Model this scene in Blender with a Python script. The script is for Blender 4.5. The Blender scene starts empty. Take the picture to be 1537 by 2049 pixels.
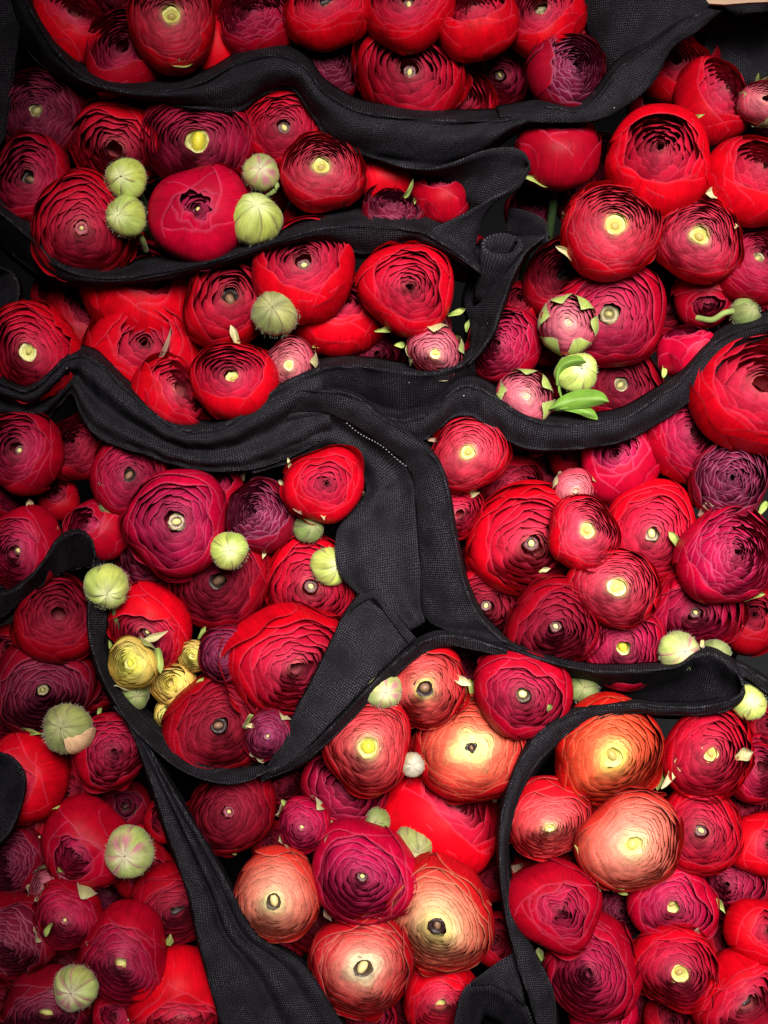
import bpy, math, random
import numpy as np
from mathutils import Vector, Matrix, Euler

scene = bpy.context.scene
COL = scene.collection

# ------------------------------------------------------------------ camera
PITCH = math.radians(27.0)          # angle away from straight down
DIST = 0.78                          # metres from the lens to the mean flower plane
PXM = 0.26e-3                        # metres per photo pixel on that plane
IW, IH = 1537.0, 2049.0
CENTRE = Vector((0.0, 0.0, 0.42))    # middle of the flower bed
CAMROT = Euler((PITCH, 0, 0)).to_matrix()
cam_data = bpy.data.cameras.new('camera')
cam_data.sensor_fit = 'VERTICAL'
cam_data.sensor_height = 24.0
cam_data.lens = 24.0 * DIST / (IH * PXM)
cam_data.clip_start = 0.02
cam_data.clip_end = 50.0
cam = bpy.data.objects.new('camera', cam_data)
cam.location = CENTRE + CAMROT @ Vector((0, 0, DIST))
cam.rotation_euler = (PITCH, 0, 0)
COL.objects.link(cam)
scene.camera = cam
cam_data.dof.use_dof = False

# ------------------------------------------------------------------ light: covered stall, one broad lamp overhead
world = bpy.data.worlds.new('World')
scene.world = world
world.use_nodes = True
world.node_tree.nodes['Background'].inputs[0].default_value = (0.85, 0.9, 1.0, 1)
world.node_tree.nodes['Background'].inputs[1].default_value = 0.004


def add_lamp(name, camloc, camtarget, size, power, color):
    d = bpy.data.lights.new(name, 'AREA')
    d.shape = 'DISK'
    d.size = size
    d.energy = power
    d.color = color
    o = bpy.data.objects.new(name, d)
    p = CENTRE + CAMROT @ Vector(camloc)
    t = CENTRE + CAMROT @ Vector(camtarget)
    o.location = p
    o.rotation_euler = (t - p).to_track_quat('-Z', 'Y').to_euler()
    COL.objects.link(o)
    return o


lamp = add_lamp('stall_lamp', (0.16, 0.33, 1.15), (0.11, -0.035, 0), 0.55, 3.35, (1.0, 0.98, 0.975))
lamp.data.spread = math.radians(37)
scene.view_settings.view_transform = 'Standard'
scene.view_settings.look = 'None'
scene.view_settings.exposure = 0.0
scene.view_settings.gamma = 1.0
scene.view_settings.use_curve_mapping = False
scene.cycles.max_bounces = 4
scene.cycles.diffuse_bounces = 2
scene.cycles.transparent_max_bounces = 6


def W(x, y, d):
    """A point d metres in front of the mean flower plane, seen at (x, y)."""
    k = (DIST - d) / DIST * PXM
    return CENTRE + CAMROT @ Vector(((x - IW / 2) * k, -(y - IH / 2) * k, d))


def scale_at(d):
    return (DIST - d) / DIST * PXM


# ------------------------------------------------------------------ materials
def new_mat(name):
    m = bpy.data.materials.new(name)
    m.use_nodes = True
    nt = m.node_tree
    nt.nodes.clear()
    out = nt.nodes.new('ShaderNodeOutputMaterial')
    bsdf = nt.nodes.new('ShaderNodeBsdfPrincipled')
    nt.links.new(bsdf.outputs[0], out.inputs[0])
    return m, nt, bsdf, out


def N(nt, kind, **kw):
    n = nt.nodes.new(kind)
    for k, v in kw.items():
        setattr(n, k, v)
    return n


def petal_material(name, rough=0.50, translucent=0.16, streak=0.34, sheen=0.0):
    m, nt, b, out = new_mat(name)
    at = N(nt, 'ShaderNodeAttribute', attribute_name='Col')
    uv = N(nt, 'ShaderNodeUVMap', uv_map='UVMap')
    mp = N(nt, 'ShaderNodeMapping')
    mp.inputs['Scale'].default_value = (26, 1.6, 1)
    oi = N(nt, 'ShaderNodeObjectInfo')
    nt.links.new(uv.outputs[0], mp.inputs['Vector'])
    nz = N(nt, 'ShaderNodeTexNoise', noise_dimensions='4D')
    nz.inputs['Scale'].default_value = 1.0
    nz.inputs['Detail'].default_value = 3
    nt.links.new(mp.outputs[0], nz.inputs['Vector'])
    mw = N(nt, 'ShaderNodeMath', operation='MULTIPLY')
    mw.inputs[1].default_value = 40
    nt.links.new(oi.outputs['Random'], mw.inputs[0])
    nt.links.new(mw.outputs[0], nz.inputs['W'])
    # broad mottling in object space
    tc = N(nt, 'ShaderNodeTexCoord')
    n2 = N(nt, 'ShaderNodeTexNoise')
    n2.inputs['Scale'].default_value = 130
    n2.inputs['Detail'].default_value = 4
    nt.links.new(tc.outputs['Object'], n2.inputs['Vector'])
    add = N(nt, 'ShaderNodeMath', operation='MULTIPLY_ADD')
    add.inputs[1].default_value = 0.5
    nt.links.new(nz.outputs[0], add.inputs[0])
    m2 = N(nt, 'ShaderNodeMath', operation='MULTIPLY')
    m2.inputs[1].default_value = 0.5
    nt.links.new(n2.outputs[0], m2.inputs[0])
    nt.links.new(m2.outputs[0], add.inputs[2])
    mr = N(nt, 'ShaderNodeMapRange')
    mr.inputs['From Min'].default_value = 0.3
    mr.inputs['From Max'].default_value = 0.7
    mr.inputs['To Min'].default_value = 1 - streak
    mr.inputs['To Max'].default_value = 1 + streak
    nt.links.new(add.outputs[0], mr.inputs['Value'])
    hv = N(nt, 'ShaderNodeHueSaturation')
    nt.links.new(mr.outputs[0], hv.inputs['Value'])
    nt.links.new(at.outputs['Color'], hv.inputs['Color'])
    nt.links.new(hv.outputs[0], b.inputs['Base Color'])
    b.inputs['Roughness'].default_value = rough
    b.inputs['Specular IOR Level'].default_value = 0.10
    b.inputs['Sheen Weight'].default_value = sheen
    b.inputs['Sheen Roughness'].default_value = 0.4
    b.inputs['Sheen Tint'].default_value = (1, 0.6, 0.65, 1)
    bp = N(nt, 'ShaderNodeBump')
    bp.inputs['Strength'].default_value = 0.35
    bp.inputs['Distance'].default_value = 0.0006
    nt.links.new(add.outputs[0], bp.inputs['Height'])
    nt.links.new(bp.outputs[0], b.inputs['Normal'])
    tr = N(nt, 'ShaderNodeBsdfTranslucent')
    nt.links.new(hv.outputs[0], tr.inputs['Color'])
    mix = N(nt, 'ShaderNodeMixShader')
    mix.inputs[0].default_value = translucent
    nt.links.new(b.outputs[0], mix.inputs[1])
    nt.links.new(tr.outputs[0], mix.inputs[2])
    nt.links.new(mix.outputs[0], out.inputs[0])
    return m


MAT_PETAL = petal_material('petal')
MAT_SEPAL = petal_material('sepal', 0.6, 0.10, 0.40, 0.15)
MAT_LEAF = petal_material('leaf', 0.4, 0.2, 0.25, 0.1)


def center_material():
    m, nt, b, out = new_mat('flower_center')
    at = N(nt, 'ShaderNodeAttribute', attribute_name='Col')
    tc = N(nt, 'ShaderNodeTexCoord')
    n2 = N(nt, 'ShaderNodeTexNoise')
    n2.inputs['Scale'].default_value = 900
    n2.inputs['Detail'].default_value = 3
    nt.links.new(tc.outputs['Object'], n2.inputs['Vector'])
    mr = N(nt, 'ShaderNodeMapRange')
    mr.inputs['To Min'].default_value = 0.65
    mr.inputs['To Max'].default_value = 1.3
    nt.links.new(n2.outputs[0], mr.inputs['Value'])
    hv = N(nt, 'ShaderNodeHueSaturation')
    nt.links.new(mr.outputs[0], hv.inputs['Value'])
    nt.links.new(at.outputs['Color'], hv.inputs['Color'])
    nt.links.new(hv.outputs[0], b.inputs['Base Color'])
    b.inputs['Roughness'].default_value = 0.5
    bp = N(nt, 'ShaderNodeBump')
    bp.inputs['Strength'].default_value = 0.6
    bp.inputs['Distance'].default_value = 0.0006
    nt.links.new(n2.outputs[0], bp.inputs['Height'])
    nt.links.new(bp.outputs[0], b.inputs['Normal'])
    return m


MAT_CENTER = center_material()


def fabric_material():
    m, nt, b, out = new_mat('black_fabric')
    uv = N(nt, 'ShaderNodeUVMap', uv_map='UVMap')
    vo = N(nt, 'ShaderNodeTexVoronoi')
    vo.inputs['Scale'].default_value = 1.0
    vo.inputs['Randomness'].default_value = 0.22
    nt.links.new(uv.outputs[0], vo.inputs['Vector'])
    dot = N(nt, 'ShaderNodeMapRange', interpolation_type='SMOOTHSTEP')
    dot.inputs['From Min'].default_value = 0.40
    dot.inputs['From Max'].default_value = 0.05
    nt.links.new(vo.outputs['Distance'], dot.inputs['Value'])
    # lighter pressed dots, their glint put into the colour, varying by patch
    nb = N(nt, 'ShaderNodeTexNoise')
    nb.inputs['Scale'].default_value = 0.09
    nb.inputs['Detail'].default_value = 3
    nt.links.new(uv.outputs[0], nb.inputs['Vector'])
    patch = N(nt, 'ShaderNodeMapRange')
    patch.inputs['From Min'].default_value = 0.35
    patch.inputs['From Max'].default_value = 0.7
    patch.inputs['To Min'].default_value = 0.08
    patch.inputs['To Max'].default_value = 1.0
    nt.links.new(nb.outputs[0], patch.inputs['Value'])
    fn = N(nt, 'ShaderNodeTexNoise')
    fn.inputs['Scale'].default_value = 2.6
    fn.inputs['Detail'].default_value = 4
    nt.links.new(uv.outputs[0], fn.inputs['Vector'])
    fr = N(nt, 'ShaderNodeMapRange')
    fr.inputs['From Min'].default_value = 0.42
    fr.inputs['From Max'].default_value = 0.72
    nt.links.new(fn.outputs[0], fr.inputs['Value'])
    mul = N(nt, 'ShaderNodeMath', operation='MULTIPLY')
    nt.links.new(dot.outputs[0], mul.inputs[0])
    nt.links.new(patch.outputs[0], mul.inputs[1])
    mul2 = N(nt, 'ShaderNodeMath', operation='MULTIPLY_ADD')
    mul2.inputs[1].default_value = 0.22
    nt.links.new(fr.outputs[0], mul2.inputs[0])
    nt.links.new(mul.outputs[0], mul2.inputs[2])
    mx = N(nt, 'ShaderNodeMix', data_type='RGBA')
    mx.inputs['A'].default_value = (0.0010, 0.0008, 0.0011, 1)
    mx.inputs['B'].default_value = (0.076, 0.067, 0.08, 1)
    nt.links.new(mul2.outputs[0], mx.inputs['Factor'])
    lv = N(nt, 'ShaderNodeTexVoronoi')
    lv.inputs['Scale'].default_value = 0.045
    nt.links.new(uv.outputs[0], lv.inputs['Vector'])
    ls = N(nt, 'ShaderNodeMath', operation='LESS_THAN')
    ls.inputs[1].default_value = 0.020
    nt.links.new(lv.outputs['Distance'], ls.inputs[0])
    lm = N(nt, 'ShaderNodeMix', data_type='RGBA')
    nt.links.new(ls.outputs[0], lm.inputs['Factor'])
    nt.links.new(mx.outputs['Result'], lm.inputs['A'])
    lm.inputs['B'].default_value = (.4, .38, .34, 1)
    nt.links.new(lm.outputs['Result'], b.inputs['Base Color'])
    b.inputs['Roughness'].default_value = 0.72
    b.inputs['Specular IOR Level'].default_value = 0.07
    b.inputs['Sheen Weight'].default_value = 0.0
    b.inputs['Sheen Roughness'].default_value = 0.5
    bp = N(nt, 'ShaderNodeBump')
    bp.inputs['Strength'].default_value = 0.7
    bp.inputs['Distance'].default_value = 0.0004
    nt.links.new(mul2.outputs[0], bp.inputs['Height'])
    nt.links.new(bp.outputs[0], b.inputs['Normal'])
    return m


MAT_FABRIC = fabric_material()


def plain_material(name, color, rough=0.6, noise=60, amount=0.4):
    m, nt, b, out = new_mat(name)
    tc = N(nt, 'ShaderNodeTexCoord')
    mp = N(nt, 'ShaderNodeMapping')
    mp.inputs['Scale'].default_value = (1, 6, 6)
    nt.links.new(tc.outputs['Object'], mp.inputs['Vector'])
    n2 = N(nt, 'ShaderNodeTexNoise')
    n2.inputs['Scale'].default_value = noise
    n2.inputs['Detail'].default_value = 5
    nt.links.new(mp.outputs[0], n2.inputs['Vector'])
    mr = N(nt, 'ShaderNodeMapRange')
    mr.inputs['To Min'].default_value = 1 - amount
    mr.inputs['To Max'].default_value = 1 + amount
    nt.links.new(n2.outputs[0], mr.inputs['Value'])
    hv = N(nt, 'ShaderNodeHueSaturation')
    hv.inputs['Color'].default_value = (*color, 1)
    nt.links.new(mr.outputs[0], hv.inputs['Value'])
    nt.links.new(hv.outputs[0], b.inputs['Base Color'])
    b.inputs['Roughness'].default_value = rough
    return m


MAT_GROUND = plain_material('dark_ground', (0.0015, 0.0015, 0.0015), 0.95, 30)
MAT_WOOD = plain_material('pale_wood', (0.36, 0.21, 0.11), 0.6, 40)
MAT_THREAD = plain_material('thread', (0.16, 0.16, 0.17), 0.5, 200)
MAT_HAIR = plain_material('bud_hair', (0.34, 0.36, 0.20), 0.7, 200)
MAT_STEM = plain_material('stem', (0.03, 0.06, 0.015), 0.6, 90)


# ------------------------------------------------------------------ mesh helpers
def make_mesh(name, verts, faces, mat, cols=None, uvs=None, smooth=True):
    """verts (n,3), faces (m,4 or 3) arrays; cols (n,3); uvs (n,2)."""
    verts = np.asarray(verts, dtype=np.float32)
    me = bpy.data.meshes.new(name)
    faces = np.asarray(faces, dtype=np.int32)
    k = faces.shape[1]
    me.vertices.add(len(verts))
    me.vertices.foreach_set('co', verts.ravel())
    me.loops.add(faces.size)
    me.loops.foreach_set('vertex_index', faces.ravel())
    me.polygons.add(len(faces))
    me.polygons.foreach_set('loop_start', np.arange(0, faces.size, k, dtype=np.int32))
    me.polygons.foreach_set('loop_total', np.full(len(faces), k, dtype=np.int32))
    if smooth:
        me.polygons.foreach_set('use_smooth', np.ones(len(faces), dtype=bool))
    if cols is not None:
        a = me.attributes.new('Col', 'FLOAT_COLOR', 'POINT')
        c = np.ones((len(verts), 4), dtype=np.float32)
        c[:, :3] = cols
        a.data.foreach_set('color', c.ravel())
    if uvs is not None:
        l = me.uv_layers.new(name='UVMap')
        l.data.foreach_set('uv', np.asarray(uvs, dtype=np.float32)[faces.ravel()].ravel())
    me.update(calc_edges=True)
    me.validate()
    me.materials.append(mat)
    return me


def link(name, me, parent=None):
    o = bpy.data.objects.new(name, me)
    COL.objects.link(o)
    if parent is not None:
        o.parent = parent
    return o


def grid_faces(nr, nc, base=0, wrap=False):
    r = np.arange(nr - 1)[:, None]
    ncc = nc if wrap else nc - 1
    c = np.arange(ncc)[None, :]
    c2 = (c + 1) % nc
    f = np.stack([r * nc + c, r * nc + c2, (r + 1) * nc + c2, (r + 1) * nc + c], axis=-1)
    return f.reshape(-1, 4) + base


class Bag:
    def __init__(self):
        self.v, self.f, self.c, self.u, self.n = [], [], [], [], 0

    def add(self, v, f, c, u):
        self.v.append(v); self.f.append(f + self.n); self.c.append(c); self.u.append(u)
        self.n += len(v)

    def mesh(self, name, mat):
        return make_mesh(name, np.concatenate(self.v), np.concatenate(self.f), mat,
                         np.concatenate(self.c), np.concatenate(self.u))


def rad(a):
    return a * math.pi / 180.0


def shell(rng, R, H, Hb, th_rim, th_base, phi0, w, curve, wav, lift, nu, nv, ccol, rimcol, rimw=0.05,
          power=3.6, spiral=0.012, flare=0.0, basecol=None, crease=0.0, edge=0.9, rs=0.45, pz=0.66, decay=0.157, star=0, star_amp=0.0, star_ph=0.0):
    """One petal: a patch of a nested ovoid from its free rim (s=0) down to its base (s=1)."""
    u = np.linspace(-1, 1, nu)[None, :]
    s = (np.linspace(0, 1, nv) ** 2.0)[:, None]
    phi = phi0 + u * w
    k1, k2 = rng.uniform(2, 4.5), rng.uniform(6, 13)
    p1, p2 = rng.uniform(0, 6.3), rng.uniform(0, 6.3)
    ripple = wav * (np.sin(k1 * u + p1) * 0.65 + np.sin(k2 * u + p2) * 0.35)
    skew = rng.uniform(-0.25, 0.25)
    uu = np.clip(np.abs(u + skew * (1 - u * u)), 0, 1)
    thr = th_rim + curve * uu ** power + ripple
    if star:
        thr = thr + star_amp * (1 - 1.9 * np.abs(np.cos(star * .5 * (phi - star_ph))) ** 1.5)
    thr = np.clip(thr, rad(1.0), th_base - rad(6))
    th = thr + (th_base - thr) * s
    near = np.exp(-((th - thr) / decay))
    off = (lift * (0.6 + 0.6 * np.sin(k2 * u * 0.8 + p1)) + flare) * near * (1 - np.abs(u) ** 2 * edge)
    off = off + crease * np.sin(k1 * 1.3 * u + p2 + s * 2.0) * np.exp(-s * 2.5)
    sc = 1 + spiral * u + off
    rho = R * np.sin(th) * sc
    ct = np.cos(th)
    z = np.where(ct > 0, H * np.abs(ct) ** pz, Hb * ct) * sc
    x = rho * np.cos(phi)
    y = rho * np.sin(phi)
    v = np.stack([x, y, z], axis=-1).reshape(-1, 3)
    cc = np.asarray(ccol)[None, None, :] * np.ones((nv, nu, 1))
    if basecol is not None:
        bw = np.clip((th - thr) / rad(70), 0, 1)[..., None] ** 1.3
        cc = cc * (1 - bw) + np.asarray(basecol)[None, None, :] * bw
    wr = np.exp(-((th - thr) / rad(57.3 * rimw)) ** 2)[..., None] * rs
    cc = cc * (1 - wr) + np.asarray(rimcol)[None, None, :] * wr
    uv = np.stack([np.broadcast_to(u * w / 1.2 + phi0, th.shape), th], axis=-1).reshape(-1, 2)
    return v, grid_faces(nv, nu), cc.reshape(-1, 3), uv


def ramp(stops, t):
    for i in range(len(stops) - 1):
        t0, c0 = stops[i]
        t1, c1 = stops[i + 1]
        if t <= t1:
            f = (t - t0) / max(1e-6, t1 - t0)
            return np.array(c0) * (1 - f) + np.array(c1) * f
    return np.array(stops[-1][1])


PAL = {
    'R': dict(inner=[(0, (.44, .075, .085)), (.2, (.46, .028, .062)), (.6, (.48, .008, .032)), (1, (.50, .002, .015))], outer=(.56, .0008, .007), rim=(.68, .055, .105)),
    'C': dict(inner=[(0, (.33, .04, .07)), (.35, (.35, .012, .048)), (1, (.31, .0015, .020))], outer=(.34, .0008, .010), rim=(.58, .06, .13)),
    'M': dict(inner=[(0, (.34, .03, .07)), (.5, (.43, .010, .06)), (1, (.43, .002, .036))], outer=(.45, .001, .020), rim=(.66, .09, .19)),
    'P': dict(inner=[(0, (.13, .012, .030)), (1, (.14, .004, .018))], outer=(.18, .001, .007), rim=(.38, .075, .13)),  # wine purple, darkened further to put dim light into the colour
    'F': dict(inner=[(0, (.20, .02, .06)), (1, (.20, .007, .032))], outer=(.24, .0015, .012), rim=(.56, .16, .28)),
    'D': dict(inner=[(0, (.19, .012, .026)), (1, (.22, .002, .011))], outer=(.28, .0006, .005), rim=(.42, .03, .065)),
    'K': dict(inner=[(0, (.74, .62, .22)), (.12, (.72, .26, .17)), (.4, (.66, .085, .08)), (1, (.56, .010, .020))], outer=(.54, .002, .007), rim=(.76, .18, .17)),
    'O': dict(inner=[(0, (.84, .70, .16)), (.16, (.74, .34, .11)), (.4, (.62, .10, .04)), (1, (.50, .012, .007))], outer=(.48, .006, .005), rim=(.74, .2, .09)),
    'A': dict(inner=[(0, (.76, .66, .34)), (.12, (.74, .46, .28)), (.4, (.72, .26, .18)), (1, (.62, .075, .05))], outer=(.56, .022, .016), rim=(.80, .37, .28)),
    'V': dict(inner=[(0, (.74, .64, .22)), (.3, (.72, .47, .22)), (.58, (.68, .22, .12)), (1, (.52, .022, .018))], outer=(.46, .004, .008), rim=(.78, .40, .22)),
    'Y': dict(inner=[(0, (.74, .66, .09)), (.5, (.80, .66, .19)), (1, (.74, .50, .12))], outer=(.70, .44, .09), rim=(.82, .62, .24)),
    'Q': dict(inner=[(0, (.66, .56, .18)), (.08, (.60, .20, .16)), (.2, (.56, .065, .10)), (.6, (.54, .024, .055)), (1, (.52, .004, .022))], outer=(.56, .001, .008), rim=(.70, .13, .18)),
    'B': dict(inner=[(0, (.80, .72, .42)), (.16, (.78, .58, .33)), (.36, (.72, .25, .17)), (.7, (.58, .05, .045)), (1, (.50, .012, .018))], outer=(.42, .002, .007), rim=(.78, .32, .23)),
    'X': dict(inner=[(0, (.78, .70, .24)), (.2, (.76, .60, .22)), (.36, (.72, .33, .15)), (.52, (.64, .10, .055)), (1, (.52, .010, .014))], outer=(.52, .002, .008), rim=(.78, .29, .15)),
    'W': dict(inner=[(0, (.70, .32, .25)), (.3, (.60, .15, .18)), (1, (.50, .06, .10))], outer=(.46, .035, .06), rim=(.78, .34, .38)),
}

# n inner petals, q inner shell size, th0/th1 rim polar angles, hq inner shell height, w half widths,
# no outer petals, oth outer rim angles, oR outer shell size
TYPES = {
    'T': dict(n=80, q=.32, th0=25, th1=63, hq=.74, w=(40, 66), curve=32, wav=2.4, lift=.040, dec=5, no=9, oth=(56, 80), oR=(1.0, 1.06), ow=(48, 68), ocurve=30, h=.80, oh=.0, rs=.55, rw=.032),
    'S': dict(n=54, q=.28, th0=34, th1=56, hq=.64, w=(42, 68), curve=30, wav=3.0, lift=.036, no=9, oth=(46, 66), oR=(1.0, 1.07), ow=(50, 70), ocurve=32, h=.82, oh=.02, dec=5, rs=.55),
    'L': dict(n=34, q=.26, th0=38, th1=58, hq=.62, w=(42, 70), curve=28, wav=4.5, lift=.05, no=9, oth=(48, 84), oR=(1.0, 1.10), ow=(58, 80), ocurve=26, h=.80, oh=.02),
    'K': dict(n=26, q=.10, th0=24, th1=42, hq=.80, w=(46, 72), curve=28, wav=3.0, lift=.03, no=9, oth=(24, 44), oR=(.98, 1.06), ow=(62, 84), ocurve=30, h=.88, oh=.03),
    'N': dict(n=74, q=.14, th0=24, th1=66, hq=.80, w=(28, 54), curve=30, wav=5.0, lift=.04, no=8, oth=(54, 72), oR=(1.0, 1.06), ow=(48, 66), ocurve=30, h=.80, oh=.0, rw=.036, rs=.8),
    'U': dict(n=54, q=.14, th0=24, th1=58, hq=.95, w=(28, 52), curve=30, wav=5.0, lift=.04, no=6, oth=(40, 56), oR=(1.0, 1.05), ow=(62, 84), ocurve=22, h=.80, oh=.07, ih=1.0),
}

EYE = {  # button colour, ring colour, bead colour, size, ring?
    'y': dict(disc=(.50, .46, .10), ring=(.62, .57, .16), bead=(.42, .30, .08), size=.19),
    'Y': dict(disc=(.30, .28, .05), ring=(.52, .48, .14), bead=(.72, .62, .04), size=.21),
    'p': dict(disc=(.62, .58, .16), ring=(.72, .67, .28), bead=(.56, .50, .12), size=.24),
    'd': dict(disc=(.03, .016, .008), ring=(.07, .04, .02), bead=(.74, .58, .24), size=.20),
    'h': dict(disc=(.012, .006, .005), ring=(.025, .01, .008), bead=(.20, .10, .05), size=.22),
    'b': dict(disc=(.05, .02, .02), ring=(.15, .05, .045), bead=(.70, .58, .20), size=.13),
    'g': dict(disc=(.11, .09, .035), ring=(.27, .21, .10), bead=(.34, .29, .09), size=.16),
}


def lathe(profile, cols, seg, bump=0.0, rng=None, sx=1.0, sy=1.0):
    prof = np.array(profile)
    a = np.linspace(0, 2 * math.pi, seg, endpoint=False)
    rr = prof[:, 0][:, None] * np.ones((1, seg))
    zz = prof[:, 1][:, None] * np.ones((1, seg))
    if bump and rng is not None:
        j = rng.uniform(-bump, bump, (len(prof), seg))
        rr = rr * (1 + j)
        zz = zz + j * prof[:, 0].max() * 0.4
    v = np.stack([rr * np.cos(a) * sx, rr * np.sin(a) * sy, zz], axis=-1).reshape(-1, 3)
    c = np.repeat(np.array(cols), seg, axis=0)
    return v, grid_faces(len(prof), seg, 0, True), c, np.zeros((len(v), 2))


def basis(axis_cam, roll):
    """World rotation whose z is the given direction in the camera's frame."""
    z = (CAMROT @ Vector(axis_cam)).normalized()
    ref = CAMROT @ Vector((0, 1, 0))
    x = ref.cross(z)
    if x.length < 1e-4:
        x = CAMROT @ Vector((1, 0, 0))
    x.normalize()
    y = z.cross(x)
    m = Matrix((x, y, z)).transposed()
    return m @ Matrix.Rotation(roll, 3, 'Z')


def empty(name, loc, rot, label, cat, group):
    o = bpy.data.objects.new(name, None)
    o.empty_display_size = 0.01
    COL.objects.link(o)
    o.matrix_world = Matrix.Translation(loc) @ rot.to_4x4()
    o['label'] = label
    o['category'] = cat
    o['group'] = group
    return o


def stem_mesh(rot, R, Hb, length=0.10, rad0=0.0024):
    """A stalk from under the head, bending from the head's axis to straight down."""
    down = rot.transposed() @ Vector((0, 0, -1))
    p = Vector((0, 0, -Hb * 0.8))
    d = Vector((0, 0, -1))
    pts = [p.copy()]
    for i in range(6):
        d = (d * 0.62 + down * 0.38).normalized()
        p = p + d * (length / 6)
        pts.append(p.copy())
    vs = []
    for i, q in enumerate(pts):
        t = (pts[min(i + 1, 6)] - pts[max(i - 1, 0)]).normalized()
        a = t.orthogonal().normalized()
        b = t.cross(a)
        for k in range(6):
            an = k * math.pi / 3
            vs.append(q + (a * math.cos(an) + b * math.sin(an)) * rad0)
    return make_mesh('stem', np.array(vs), grid_faces(7, 6, 0, True), MAT_STEM)


GREEN_A, GREEN_B, GREEN_TIP = (.30, .36, .075), (.20, .26, .05), (.58, .56, .30)


def add_sepal(rng, parent, R, H, Hb, phi, thr=62, w=26, reach=0.0, kind=0, power=1.3):
    col = [(.28, .34, .07), (.42, .40, .16), (.34, .28, .12)][kind]
    rim = [(.55, .55, .28), (.62, .52, .34), (.46, .36, .2)][kind]
    v, f, c, u = shell(rng, R * 1.08, H * 1.08, Hb * 1.06, rad(thr), rad(150), phi, rad(w), rad(60), rad(3), 0.03,
                       11, 10, col, rim, 0.12, power=power, flare=reach, crease=.03)
    return link('sepal', make_mesh('sepal', v, f, MAT_SEPAL, c, u), parent)


ALL = []


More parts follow.
